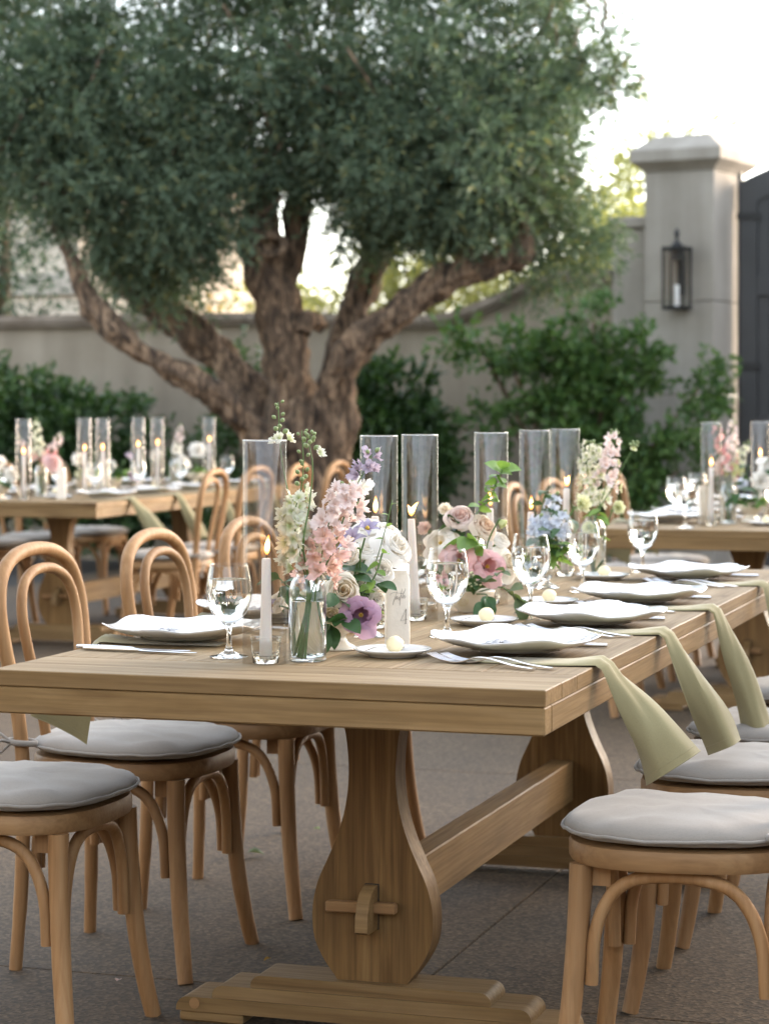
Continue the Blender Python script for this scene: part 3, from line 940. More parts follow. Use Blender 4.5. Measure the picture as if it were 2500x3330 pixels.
put_table(main_table, MAIN)
tl = copy_tree(main_table); put_table(tl, FARL)
tag(tl, 'oak trestle table far back left, before the olive tree')
t2 = copy_tree(main_table); put_table(t2, FARR)
tag(t2, 'oak trestle table behind on the right, cut by the photo edge')

def seat_ring(sc=1.0, n=48, dz=0):
    out = []
    for k in range(n):
        a = 2*math.pi*k/n
        c, s = math.cos(a), math.sin(a)
        x = .21*math.copysign(abs(c)**.74, c)
        y = .203*math.copysign(abs(s)**.74, s)*(1 + .10*(x/.21))
        out.append((x*sc, y*sc))
    return out
def build_chair():
    t = thing('bentwood_chair', 'x', 'chair', (0,0,0), 0, 'bentwood chairs')
    b = MB()                                            # seat
    rings = []
    for sc, z in ((.90,.424),(.985,.424),(1.0,.430),(1.0,.452),(.985,.459),(.93,.461),(.5,.458)):
        rings.append([(x,y,z) for x,y in seat_ring(sc)])
    b.sheet(rings, wrap=True)
    n = len(b.v)
    b.f.append(tuple(range(n-48, n)))
    b.f.append(tuple(range(47, -1, -1)))
    obj('seat', b.me('seat', M['seat_wood'], sharp=50), t)
    cb = MB()                                           # cushion
    prof = [(.15,.029),(.3,.0287),(.45,.028),(.58,.027),(.7,.0255),(.8,.0232),(.88,.0198),(.94,.0150),(.98,.0085),(1.0,.0)]
    rows = []
    def wr(x, y, z, amt):
        return z + amt*(noise.noise(Vector((x*16,y*16,3.1))) + .5*noise.noise(Vector((x*40,y*40,z*30+1.7))))
    top = [[(x*1.03*r+.004, y*1.03*r, wr(x*r,y*r,.480+h*(1+.26*math.sin(11*math.atan2(y,x)+2*math.sin(3*math.atan2(y,x)))*max(0,r-.62)), .0058)) for x,y in seat_ring()] for r,h in prof]
    bot = [[(x*1.03*r+.004, y*1.03*r, wr(x*r,y*r,.480-h*.68, .0015)) for x,y in seat_ring()] for r,h in reversed(prof[:-1])]
    cb.sheet(top + bot, wrap=True)
    cb.f.append(tuple(range(47,-1,-1)))
    n = len(cb.v); cb.f.append(tuple(range(n-48, n)))
    co = obj('cushion', cb.me('cushion', M['cushion'], sharp=0), t)
    pp = MB(); pp.tube([(x*1.036+.004, y*1.036, wr(x,y,.480,.0042)) for x,y in seat_ring(1,64)], .0032, 6, closed=True)
    obj('piping', pp.me('piping', M['cushion'], sharp=0), co)
    for s in (-1, 1):
        tb = MB()
        hx, hy = -.195, .168
        loop = [(-.165,s*.150,.488),(-.18,s*.145,.49),(hx-.022,s*(hy-.012),.492),(hx-.022,s*(hy+.014),.494),(hx+.002,s*(hy+.024),.492),(-.168,s*.176,.489),(-.160,s*.158,.488)]
        tb.tube(spline(loop,5), .0045, 7, flat=1.5)
        for q in range(2):
            tail = [(hx-.012,s*(hy+.02),.492),(hx-.03-.02*q,s*(hy+.036),.497),(hx-.048-.02*q,s*(hy+.03),.468),(hx-.035-.01*q,s*(hy+.02+.018*q),.42),(hx-.04+.012*q,s*(hy+.024),.385)]
            tb.tube(spline(tail,5), [.0035]+[.006]*19+[.007], 6, flat=.45)
        bow = [(hx-.012,s*(hy+.02),.493),(hx-.045,s*(hy+.028),.515),(hx-.058,s*(hy+.036),.49),(hx-.038,s*(hy+.03),.468),(hx-.012,s*(hy+.02),.49)]
        tb.tube(spline(bow,5), .0055, 6, flat=.5)
        obj('tie', tb.me('tie', M['cushion'], sharp=0), co)
    for s in (-1, 1):                                   # front legs
        lb = MB()
        P = spline([(.166,s*.155,.4235),(.170,s*.160,.32),(.180,s*.170,.18),(.194,s*.184,.07),(.206,s*.197,0)], 5)
        lb.tube(P, [.0205 - .004*i/(len(P)-1) for i in range(len(P))], 14)
        obj('leg', lb.me('leg', M['chair_wood'], sharp=60), t)
    half = [(-.195,.190,0),(-.186,.178,.20),(-.188,.168,.43),(-.200,.178,.58),(-.216,.199,.70),(-.228,.201,.785),(-.237,.172,.852),(-.242,.103,.890),(-.244,0,.902)]
    full = [(x,-y,z) for x,y,z in half] + [(x,y,z) for x,y,z in reversed(half[:-1])]
    P = spline(full, 6)
    hb = MB(); hb.tube(P, [.0158 if p.z > .1 else .0145 for p in P], 14)
    obj('back_hoop', hb.me('back_hoop', M['chair_wood'], sharp=60), t)
    half = [(-.165,.086,.455),(-.180,.104,.58),(-.197,.131,.70),(-.208,.134,.775),(-.216,.110,.826),(-.221,.060,.852),(-.222,0,.859)]
    full = [(x,-y,z) for x,y,z in half] + [(x,y,z) for x,y,z in reversed(half[:-1])]
    ib = MB(); ib.tube(spline(full,6), .0120, 12)
    obj('inner_hoop', ib.me('inner_hoop', M['chair_wood'], sharp=60), t)
    def brace(p, q):                                    # bent arch between two legs, ends flat on the legs
        p, q = Vector(p), Vector(q)
        d = q - p
        inw = Vector((-(p.x+q.x)/2, -(p.y+q.y)/2, 0))
        inw = inw.normalized()*.012 if inw.length > 1e-3 else inw
        pts = [p + inw]
        for f, z in ((.02,.30),(.10,.365),(.24,.401),(.5,.4115),(.76,.401),(.90,.365),(.98,.30)):
            pts.append(p + d*f + Vector((0,0,z-p.z)) + inw)
        pts.append(q + inw)
        bb = MB(); P = spline(pts, 5)
        bb.tube(P, .0118, 10)
        for e in (P[1], P[-2]):
            bb.tube([e + Vector((0,0,.012)) - inw*.1, e + Vector((0,0,.012)) - inw*.99], .003, 6)
        obj('brace', bb.me('brace', M['chair_wood'], sharp=60), t)
    brace((.180,-.136,.215),(.180,.136,.215))
    brace((-.172,-.142,.215),(-.172,.142,.215))
    for s in (-1,1):
        brace((.146,s*.174,.215),(-.158,s*.178,.215))
    for s in (-1, 1):                                   # corner blocks
        k = MB(); k.prism([(.155,s*.11),(.155,s*.15),(.115,s*.15)], .385, .4235, 'z')
        obj('corner_block', k.me('corner_block', M['chair_wood'], sharp=30), t)
    return t
chair0 = build_chair()
_used = [False]
def chair(fr, u, v, facing, label, dz=0):
    """facing: degrees in the table frame, 0 = along +x of the table (towards its right)."""
    if _used[0]: c = copy_tree(chair0)
    else: c = chair0; _used[0] = True
    c.location = fr.at(u, v)
    c.rotation_euler = (0,0,-TH + R(facing))
    c['label'] = label
    return c
chair(MAIN, -.158, .45, 180, 'bentwood chair in front at the near right corner of the front table')
chair(MAIN, -.150, 1.13, 181, 'bentwood chair under the first hanging napkin, right side of front table')
chair(MAIN, -.155, 1.71, 179, 'bentwood chair under the second hanging napkin, right side of front table')
chair(MAIN, -.150, 2.42, 180, 'bentwood chair under the third hanging napkin, right side of front table')
chair(MAIN, 1.165, .425, 0, 'bentwood chair at the near left corner of front table, backrest out of frame')
chair(MAIN, 1.2, 1.07, 0, 'bentwood chair second along the left side of front table, tie bow hanging')
chair(MAIN, 1.19, 1.716, 1, 'bentwood chair third along the left side of the front table')
chair(MAIN, 1.2, 2.39, 0, 'bentwood chair at the far left corner of the front table')
for i, v in enumerate((.5, 1.12, 1.75, 2.42)):
    chair(FARL, -.17, v, 180 + (4,-3,2,0)[i], 'bentwood chair on the right side of the far left table, ' + ('at its near corner','second from its near corner','third from its near corner','at its far corner')[i])
    chair(FARL, 1.17, v, 0 + (2,-2,3,0)[i], 'bentwood chair on the left side of the far left table, ' + ('at its near corner','second from its near corner','third from its near corner','at its far corner')[i])
    chair(FARR, 1.19, v, 0 + (3,-2,2,0)[i], 'bentwood chair on the left side of the back right table, ' + ('at its near corner','second from its near corner','third from its near corner','at its far corner')[i])
chair(FARL, .78, -.95, 122, 'bentwood chair set apart before the near end of the far left table')
chair(FARL, 1.62, .3, 10, 'bentwood chair drawn back beyond the left corner of the far left table')

# ================================================================== TABLEWARE
def rel(fr, u, v, z, name, label, cat, rz=0, group=None):
    return thing(name, label, cat, fr.at(u, v, z), -TH + R(rz), group)

_me = {}
def once(key, fn):
    if key not in _me: _me[key] = fn()
    return _me[key]

def plate_mesh():
    b = MB(); n = 168
    def wave(a): return .42*math.cos(6*a + .5) + .30*math.cos(4*a - .9) + .28*(1 - 2*abs(math.sin(3*a + .9))**.75)
    def row(r, z, lob, lift):
        o = []
        for k in range(n):
            a = 2*math.pi*k/n
            w = wave(a)
            sc = .0026*math.cos(12*a+1)*lob + (.0030*max(0, math.sin(24*a + r*260))**2 if .128 < r < .150 else 0)
            o.append((r*(1+.055*w*lob)*math.cos(a), r*(1+.055*w*lob)*math.sin(a), z + lift*.0070*w + sc*lift*.4))
        return o
    rows = [row(.02,.0075,0,0), row(.085,.0075,0,0), row(.098,.0095,.2,.05), row(.110,.0150,.5,.3), row(.125,.0195,.8,.6), row(.129,.0224,.9,.72), row(.132,.0236,.9,.75), row(.135,.0222,.92,.8), row(.140,.0238,.95,.86), row(.147,.0270,1,.95), row(.1555,.0320,1,1.1), row(.1585,.0325,1,1.13), row(.159,.0305,1,1.13),
            row(.152,.0252,1,1), row(.131,.0155,.85,.65), row(.106,.0080,.45,.2), row(.090,.0040,0,0), row(.086,.0,0,0), row(.078,.0,0,0), row(.074,.0035,0,0), row(.02,.0035,0,0)]
    b.sheet(rows, wrap=True)
    N_ = len(b.v)
    b.f.append(tuple(range(n-1,-1,-1))); b.f.append(tuple(range(N_-n, N_)))
    return b.me('plate', M['porcelain'], sharp=0)
def saucer_mesh():
    b = MB()
    b.lathe([(0,.006),(.045,.006),(.052,.0075),(.066,.0135),(.0715,.0155),(.0725,.0145),(.071,.0125),(.055,.0055),(.046,.003),(.044,0),(.040,0),(.038,.003),(0,.003)], 56)
    return b.me('side_plate', M['porcelain'], sharp=0)
def bowl_thin():
    b = MB()
    o = [(.0045,.060),(.012,.063),(.022,.070),(.032,.083),(.0395,.100),(.0425,.115),(.0425,.128),(.0405,.145),(.0375,.160),(.0352,.172)]
    P = [(p.x, p.y) for p in spline([(r,z,0) for r,z in o], 3)]
    inn = [(max(r-.0011,.001), z+.0009 if i < 6 else z) for i,(r,z) in enumerate(P)]
    b.lathe(P + list(reversed(inn)), 40)
    return b.me('bowl', M['thin_glass'], sharp=0)
def stem_glass():
    b = MB()
    o = [(0,.0),(.030,.0),(.0345,.0008),(.0355,.0018),(.034,.003),(.022,.0055),(.011,.0105),(.0058,.018),(.0045,.03),(.0045,.045),(.006,.055),(.010,.0608),(.0125,.0636),(0,.0640)]
    P = [(p.x if p.x > 1e-4 else 0, p.y) for p in spline([(r,z,0) for r,z in o[1:]], 3)]
    b.lathe([(0,0)] + P[:-1] + [(0,.0640)], 32)
    return b.me('stem', M['glass'], sharp=0)
def water_body():
    b = MB()
    o = [(.010,.0648),(.020,.0700),(.0302,.083),(.0378,.100),(.0409,.115),(.0409,.128),(.0392,.144)]
    P = [(p.x, p.y) for p in spline([(r,z,0) for r,z in o], 4)]
    b.lathe([(0,.0644)] + P + [(.0375,.1437),(0,.1436)], 40)
    return b.me('water', M['water'], sharp=50)
def goblet(fr, u, v, label, group='water goblets', sc=1.0):
    t = rel(fr, u, v, TOP+.0006, 'goblet', label, 'glass', 0, group)
    t.scale = (sc, sc, sc)
    obj('bowl', once('bowl', bowl_thin), t); obj('stem', once('gstem', stem_glass), t); obj('water', once('water', water_body), t)
    return t
def fork_mesh():
    b = MB()
    # along +x: tines at +x end
    hp = [(-.105,.0035,.0052),(-.098,.0032,.0062),(-.06,.0055,.0052),(-.02,.0115,.0034),(.005,.0125,.0026),(.022,.0085,.0030),(.034,.0045,.0062),(.045,.0028,.0102),(.054,.0030,.0112),(.060,.0036,.0112)]
    P = spline([(x,0,z) for x,z,w in hp], 3); Wd = [q.x for q in spline([(w,0,0) for x,z,w in hp], 3)]
    rows = []
    for p, w in zip(P, Wd):
        th = .0011
        rows.append([(p.x,-w,p.z-th*.6),(p.x,-w,p.z+th*.4),(p.x,-w*.5,p.z+th),(p.x,w*.5,p.z+th),(p.x,w,p.z+th*.4),(p.x,w,p.z-th*.6),(p.x,w*.5,p.z-th),(p.x,-w*.5,p.z-th)])
    b.sheet(rows, wrap=True)
    b.f.append(tuple(range(7,-1,-1))); n = len(b.v); b.f.append(tuple(range(n-8,n)))
    for k in range(4):
        y = -.0093 + k*.0062
        b.tube([(.058,y,.0036),(.075,y,.0052),(.090,y*.96,.0085),(.103,y*.94,.0128)], [.0019,.0018,.0016,.0009], 6)
    return b.me('fork', M['steel'], sharp=60)
def knife_mesh():
    b = MB()
    hp = [(-.12,.0048,.0030),(-.115,.0062,.0040),(-.06,.0056,.0044),(-.01,.0046,.0036),(.0,.0060,.0024),(.012,.0085,.0012),(.06,.0092,.0010),(.095,.0080,.0009),(.112,.0045,.0008),(.118,.0010,.0006)]
    P = spline([(x,0,0) for x,w,h in hp], 3); Wd = [q.x for q in spline([(w,0,0) for x,w,h in hp], 3)]; Ht = [q.x for q in spline([(h,0,0) for x,w,h in hp], 3)]
    rows = []
    for p, w, h in zip(P, Wd, Ht):
        rows.append([(p.x, w*math.cos(a), .0046 + h*math.sin(a)) for a in [2*math.pi*k/10 for k in range(10)]])
    b.sheet(rows, wrap=True)
    b.f.append(tuple(range(9,-1,-1))); n = len(b.v); b.f.append(tuple(range(n-10,n)))
    return b.me('knife', M['steel'], sharp=60)
def spoon_mesh():
    b = MB()
    hp = [(-.05,.002,.0040),(-.03,.004,.0030),(.0,.0095,.0022),(.022,.008,.0018),(.032,.0055,.0034),(.042,.0032,.0082),(.052,.0026,.0098),(.062,.0032,.0075),(.068,.0042,.0015)]
    P = spline([(x,0,z) for x,z,w in hp], 3); Wd = [q.x for q in spline([(w,0,0) for x,z,w in hp], 3)]
    rows = [[(p.x,-w,p.z+.001),(p.x,-w*.5,p.z),(p.x,w*.5,p.z),(p.x,w,p.z+.001),(p.x,w*.5,p.z+.0016),(p.x,-w*.5,p.z+.0016)] for p,w in zip(P,Wd)]
    b.sheet(rows, wrap=True)
    b.f.append(tuple(range(5,-1,-1))); n = len(b.v); b.f.append(tuple(range(n-6,n)))
    return b.me('spoon', M['steel'], sharp=60)
def butter_mesh():
    b = MB(); P = []
    for i in range(11):
        a = math.pi*i/10
        P.append((.0165*math.sin(a), .0155 - .0155*math.cos(a)))
    P[0] = (0,0); P[-1] = (0,.031)
    b.lathe(P, 24)
    b.v = [tuple(Vector(p)*(1 + .05*noise.noise(Vector(p)*120))) for p in b.v]
    return b.me('butter_ball', M['butter'], sharp=0)
def ribbon_mesh():
    b = MB()
    for k in range(5):
        a = R(72*k+10)
        d = Vector((math.cos(a), math.sin(a), 0)); w = Vector((-d.y, d.x, 0))
        rows = []
        for r, z, h in ((.002,.002,.003),(.012,.006+.002*(k % 2),.006),(.022,.004,.0075),(.027,.0015,.008)):
            rows.append([tuple(d*r - w*h + Vector((0,0,z))), tuple(d*r + Vector((0,0,z+.003))), tuple(d*r + w*h + Vector((0,0,z)))])
        b.sheet(rows)
    b.tube([(-.05,.004,.0015),(-.02,.0,.003),(.0,0,.004),(.03,-.004,.002),(.07,-.008,.0015)], .0014, 6)
    return b.me('ribbon', M['ribbon'], sharp=0)

def napkin_mesh(hang=.27, lean=.16, skew=.05, flare=.062, seed=0):
    """Cloth in plate frame: +x towards the table edge at x=0, hanging outside; z=0 is the table top."""
    rows = []
    path = [(-.24,.003,-1),(-.16,.003,-1),(-.09,.003,-1),(-.045,.0035,-1),(-.018,.004,-.7)]
    for k, (x, z, _) in enumerate(path):
        rows.append((Vector((x,0,z)), Vector((0,0,1)), [.035,.045,.05,.048,.042][k], .004, [.0,.0,.002,.005,.009][k]))
    rows.append((Vector((.004,0,.0045)), Vector((.35,0,.94)), .038, .006, .011))
    rows.append((Vector((.016,.004*skew*10,-.004)), Vector((.75,0,.66)), .035, .007, .012))
    m = 14
    for k in range(1, m+1):
        t = k/m
        x = .020 + lean*(t**.92); z = -.012 - hang*t; y = skew*t*t
        nx = Vector((hang,0,lean)).normalized()
        w = .030 + (flare-.030)*(t**1.2)
        x += .012*math.sin(t*3.0)*t; rows.append((Vector((x, y + .006*math.sin(5*t+seed), z)), nx, w*(1+.06*math.sin(7*t+seed)), .010+.022*t, .013+.038*t*t, R(68)*min(1, t*1.3)**.8))
    grid = []
    for row in rows:
        c, nn, w, thk, arch = row[:5]
        tw = row[5] if len(row) > 5 else 0
        ax = Vector((0,1,0))*math.cos(tw) + nn*math.sin(tw)
        nn = nn*math.cos(tw) - Vector((0,1,0))*math.sin(tw)
        sec = []
        q = 12
        for i in range(q+1):                             # outer layer, rolled over
            a = -1 + 2*i/q
            sec.append(c + ax*(a*w) + nn*(arch*(1-a*a) + .0045*noise.noise(Vector((a*2.6+seed,c.z*11,c.x*9)))*(1 if c.x > 0 else .2) + .004*max(0,c.x)*8*math.sin(a*4.2+seed+c.z*9)))
        for i in range(q+1):                             # inner layer, folded back under
            a = 1 - 2*i/q
            fold = .42*arch*(1-a*a) - thk*(.45+.4*a)
            sec.append(c + ax*(a*w*.93 - .1*w) + nn*max(fold, arch*.2*(1-a*a)-.001) - nn*.0016)
        grid.append([tuple(p) for p in sec])
    b = MB(); b.sheet(grid, wrap=True)
    b.f.append(tuple(range(len(grid[0])-1,-1,-1)))
    for gi in (-1, -2):                                  # rolled hem and its stitch line
        b.tube([Vector(p) for p in grid[gi]], .0013 if gi == -1 else .0006, 5, closed=True)
    return b.me('napkin', M['napkin'], sharp=50)

# ---- candles and glass -----------------------------------------------------
def hurricane_mesh():
    b = MB(); r, h, w = .040, .40, .0016; n = 112
    b.lathe([(r-w,.0),(r,.0),(r,h-.001),(r-.0005,h),(r-w+.0005,h),(r-w,h-.001),(r-w,.0)], n)
    rn = random.Random(5)
    wob = [rn.uniform(-1,1) for _ in range(n)]
    wob = [(wob[k-1] + 2*wob[k] + wob[(k+1) % n])/4 for k in range(n)]       # drawn-glass lines
    b.v = [(x*(1+.0035*wob[i % n]), y*(1+.0035*wob[i % n]), z) for i, (x,y,z) in enumerate(b.v)]
    return b.me('hurricane_glass', M['hurricane'], sharp=50)
def rim_mesh():
    b = MB(); b.tube([(.0392*math.cos(2*math.pi*k/48), .0392*math.sin(2*math.pi*k/48), .4004) for k in range(48)], .0010, 6, closed=True)
    return b.me('rim', M['glass'], sharp=0)
def cup_mesh():
    b = MB()
    b.lathe([(0,.0),(.021,.0),(.0235,.002),(.0265,.03),(.0278,.046),(.0282,.0475),(.0265,.0475),(.0248,.03),(.0225,.016),(.0135,.0145),(.013,.010),(0,.010)], 36)
    return b.me('candle_cup', M['glass'], sharp=50)
def taper_mesh(h):
    b = MB()
    P = [(0,0),(.0112,0),(.0116,.003),(.0112,.03),(.0092,h*.6),(.0080,h-.004),(.0074,h-.001),(.0055,h),(.0015,h-.001),(0,h-.0008)]
    b.lathe(P, 24)
    out = []
    for p in b.v:
        a = math.atan2(p[1],p[0])
        k = 1 + .05*noise.noise(Vector((math.cos(a)*1.5, math.sin(a)*1.5, p[2]*14)))
        out.append((p[0]*k, p[1]*k, p[2]))
    b.v = out
    return b.me('taper', M['wax'], sharp=50)
def flame_mesh(lean=.0, split=False):
    b = MB()
    def one(l, hh, off=0):
        P, Rr = [], []
        for k in range(9):
            t = k/8
            P.append((off*t + l*t*t*hh, 0, hh*t))
            Rr.append(.0049*math.sin(math.pi*(t**.72))*(1-.25*t) + .0004)
        b.tube(P, Rr, 12)
    one(lean, .036 if not split else .030)
    if split: one(-.30, .024)
    return b.me('flame', M['flame'], sharp=0)
def candle_set(fr, u, v, label_tail, h=.175, lean=.0, split=False, tall=1.0, tilt=0, du=0, dv=0, rz=0):
    c = rel(fr, u, v, TOP+.0006, 'hurricane_glass', 'tall clear glass cylinder sheltering ' + label_tail, 'glass cylinder', 0, 'hurricane cylinders')
    c.scale = (1,1,tall)
    obj('tube', once('hur', hurricane_mesh), c); obj('rim', once('hrim', rim_mesh), c)
    k = rel(fr, u+du, v+dv, TOP+.0006, 'candle_cup', 'small clear glass cup holding ' + label_tail, 'candle holder', 0, 'candle cups')
    obj('cup', once('cup', cup_mesh), k)
    t = rel(fr, u+du, v+dv, TOP+.0115, 'taper_candle', label_tail[0].upper()*0 + label_tail, 'candle', rz, 'lit taper candles')
    t.rotation_euler.y = R(tilt)
    obj('taper', once(('taper', round(h,3)), lambda: taper_mesh(h)), t)
    wk = MB(); wk.tube([(0,0,h-.002),(.0004,0,h+.006),(.0016,0,h+.011)], .0007, 6)
    obj('wick', once(('wick', round(h,3)), lambda: wk.me('wick', M['wick'], sharp=0)), t)
    obj('flame', once(('flame', round(lean,2), split), lambda: flame_mesh(lean, split)), t, (.0010,0,h+.006))
    return t

# ---- table number -------------------------------------------------------------
def block_mesh():
    bm = bmesh.new()
    bmesh.ops.create_cube(bm, size=1)
    for v in bm.verts:
        v.co = (v.co.x*.046, v.co.y*.028, (v.co.z+.5)*.147)
    bmesh.ops.subdivide_edges(bm, edges=bm.edges[:], cuts=7, use_grid_fill=True)
    for v in bm.verts:
        n_ = noise.noise(Vector(v.co)*90)
        e = (abs(v.co.x) > .0225) + (abs(v.co.y) > .0135) + (v.co.z > .146)
        v.co.x += n_*.0005 - math.copysign(.0012, v.co.x)*(e >= 2)
        v.co.z += -.0012*(e >= 2) + n_*.0003*(v.co.z > .01)
        if e >= 2: v.co.y -= math.copysign(.001, v.co.y)
        if v.co.x > .0215 and v.co.z > .128: v.co.x -= (v.co.z-.128)*.28
    b = MB(); bm.verts.index_update()
    b.add([v.co.copy() for v in bm.verts], [[v.index for v in f.verts] for f in bm.faces]); bm.free()
    return b.me('slab', M['plaster_block'], sharp=45)
STROKES = {
 't': [[(552,680),(538,740),(515,800),(490,875),(470,940),(460,1000)], [(395,780),(405,752),(425,730),(460,716),(500,714),(560,722),(640,735),(700,728)]],
 'a': [[(560,800),(540,808),(522,838),(522,866),(538,866),(552,835),(560,802),(554,845),(562,862),(580,850)]],
 'b': [[(670,620),(652,680),(634,770),(618,880),(608,1020)], [(610,812),(592,840),(584,880),(596,893),(612,868),(630,820),(642,778)]],
 'l': [[(728,622),(736,650),(712,690),(682,760),(660,825),(664,848),(680,838)]],
 'e': [[(692,822),(712,806),(718,786),(704,784),(690,812),(692,844),(712,848),(732,826),(742,800)]],
 '4': [[(751,1100),(690,1242),(625,1385),(700,1368),(778,1342)], [(750,1098),(746,1270),(740,1447)], [(716,1446),(764,1449)]],
}
def lettering(parent, y):
    for ch, strokes in STROKES.items():
        b = MB()
        for s in strokes:
            pts = [((x-575)*.0000868, y, (1990-z)*.0000815) for x, z in s]
            P = spline(pts, 5) if ch != '4' else [Vector(p) for p in pts]
            thick = .00028 if not (ch == '4' and s is strokes[1]) else .00055
            b.tube(P, thick, 6)
        obj('letter' if ch != '4' else 'numeral', b.me('letter', M['ink'], sharp=0), parent)
def number_block(fr, u, v, label, rz=25):
    t = rel(fr, u, v, TOP+.0006, 'table_number', label, 'table sign', rz, 'table number blocks')
    o = obj('slab', once('block', block_mesh), t)
    return t

# ---- vases ----------------------------------------------------------------------
def bottle(fr, u, v, label, sc=1.0, h=.165, water=.108):
    t = rel(fr, u, v, TOP+.0006, 'bottle_vase', label, 'vase', 0, 'clear bottle vases')
    t.scale = (sc,sc,1)
    def mk():
        r = .0345
        o = [(.0,.0),(r-.004,.0),(r-.001,.0015),(r,.005),(r,h*.72),(r-.001,h*.80),(r-.006,h*.885),(r-.0125,h*.935),(.0215,h*.955),(.0212,h*.985),(.0232,h),(.0212,h),(.0196,h*.985),(.0198,h*.955),(r-.0145,h*.925),(r-.008,h*.875),(r-.0028,h*.80),(r-.0016,h*.72),(r-.0016,.009),(r-.006,.0065),(0,.006)]
        b = MB(); b.lathe(o, 44); return b.me('bottle', M['bottle_glass'], sharp=60)
    def wt():
        r = .0345 - .0021
        b = MB(); b.lathe([(0,.0072),(r-.005,.0074),(r,.011),(r,water),(r-.0006,water+.0006),(0,water)], 44)
        return b.me('water', M['water'], sharp=50)
    obj('bottle', once(('bot', h), mk), t); obj('water', once(('bw', h, water), wt), t)
    return t
def compote(fr, u, v, label, sc=1.0):
    t = rel(fr, u, v, TOP+.0006, 'footed_bowl', label, 'bowl', 0, 'cream footed bowls')
    t.scale = (sc,sc,sc)
    def mk():
        o = [(0,.004),(.028,.002),(.0365,.0),(.0372,.003),(.033,.007),(.0215,.014),(.0165,.022),(.0185,.028),(.030,.034),(.045,.046),(.0525,.062),(.054,.074),(.056,.078),(.054,.0785),(.0515,.074),(.0495,.063),(.042,.049),(.028,.038),(0,.036)]
        b = MB(); b.lathe([(p.x if p.x > 2e-4 else 0, p.y) for p in spline([(r,z,0) for r,z in o],3)], 48)
        out = []
        for x,y,z in b.v:
            a = math.atan2(y,x); k = 1 + (.035*math.cos(6*a) if z > .05 else 0)*(z-.05)/.028
            out.append((x*k, y*k, z + (.003*math.cos(6*a) if z > .07 else 0)))
        b.v = out
        return b.me('bowl', M['cream_ceramic'], sharp=0)
    obj('bowl', once('compote', mk), t)
    return t
def low_bowl(fr, u, v, label):
    t = rel(fr, u, v, TOP+.0006, 'flower_bowl', label, 'bowl', 0)
    b = MB(); b.lathe([(0,.003),(.026,.0),(.030,.0),(.031,.004),(.040,.012),(.049,.026),(.053,.045),(.0535,.049),(.051,.049),(.049,.044),(.044,.026),(.034,.013),(0,.008)], 48)
    obj('bowl', b.me('bowl', M['cream_ceramic'], sharp=0), t)
    e = MB()
    for k in range(9):
        a = 2*math.pi*k/9
        e.tube([(.0035*math.cos(a), 0, .0035*math.sin(a)),(.0085*math.cos(a+.5),0,.0085*math.sin(a+.5)),(.0105*math.cos(a+1.1),0,.0105*math.sin(a+1.1))], .0006, 5)
    e.tube([(.0125*math.cos(2*math.pi*k/28),0,.0125*math.sin(2*math.pi*k/28)) for k in range(28)], .0006, 5, closed=True)
    eo = obj('emblem', e.me('emblem', M['gold'], sharp=0), t, (-.006,-.0505,.029), (R(-16),0,0))
    return t
def bud_glass(fr, u, v, label, sc=1.0):
    t = rel(fr, u, v, TOP+.0006, 'bud_vase', label, 'vase', 0, 'ribbed glass bud vases')
    t.scale = (sc,sc,sc)
    def mk():
        o = [(0,.0),(.029,.0),(.031,.002),(.022,.007),(.010,.014),(.008,.02),(.013,.027),(.024,.040),(.0275,.058),(.0265,.074),(.0285,.084),(.027,.084),(.025,.074),(.0258,.058),(.022,.041),(.011,.030),(0,.026)]
        n = 48
        b = MB(); b.lathe([(p.x if p.x > 2e-4 else 0, p.y) for p in spline([(r,z,0) for r,z in o],2)], n)
        out = []
        for x,y,z in b.v:
            a = math.atan2(y,x); k = 1 + .035*math.cos(16*a)
            out.append((x*k,y*k,z))
        b.v = out
        return b.me('vase', M['glass'], sharp=0)
    obj('vase', once('bud', mk), t)
    return t

# ================================================================== FLOWERS
def petal_grid(b, phi, tilt0, tilt1, L, wang, r0, z0, rows=6, cols=6, ruffle=.0, seed=0, point=.0, cup=.0, flat_w=None):
    """One petal: leaves the axis at r0/z0, its midline tilting from tilt0 to tilt1 (from vertical)."""
    grid = []
    x, z = r0, z0
    for i in range(rows+1):
        v = i/rows
        a = tilt0 + (tilt1-tilt0)*v**1.3
        if i:
            x += L/rows*math.sin(a); z += L/rows*math.cos(a)
        sh = math.sin(math.pi*(.13 + .80*v**.9))**(.55 + point)
        if point: sh *= (1 - v**3*.9)
        row = []
        for k in range(cols+1):
            u = -1 + 2*k/cols
            nz = (noise.noise(Vector((u*1.7+seed*3.1, v*2.0, seed*1.7))) + .55*noise.noise(Vector((u*4.6+seed, v*3.5, seed*2.3))))*ruffle*v
            if flat_w is not None:
                y = u*flat_w*sh
                dz = cup*(u*u)*flat_w*sh
                px_, pz = x - dz*math.cos(a)*-1*0 + nz*L*.4, z + dz*math.sin(a) + nz*L*.5
                X = px_*math.cos(phi) - y*math.sin(phi); Y = px_*math.sin(phi) + y*math.cos(phi)
                row.append((X, Y, pz))
            else:
                ang = phi + u*wang*sh
                rr = x*(1 - cup*u*u) + nz*L*.35
                row.append((rr*math.cos(ang), rr*math.sin(ang), z - (u*u)*L*.10*v + nz*L*.5))
        grid.append(row)
    b.sheet(grid)
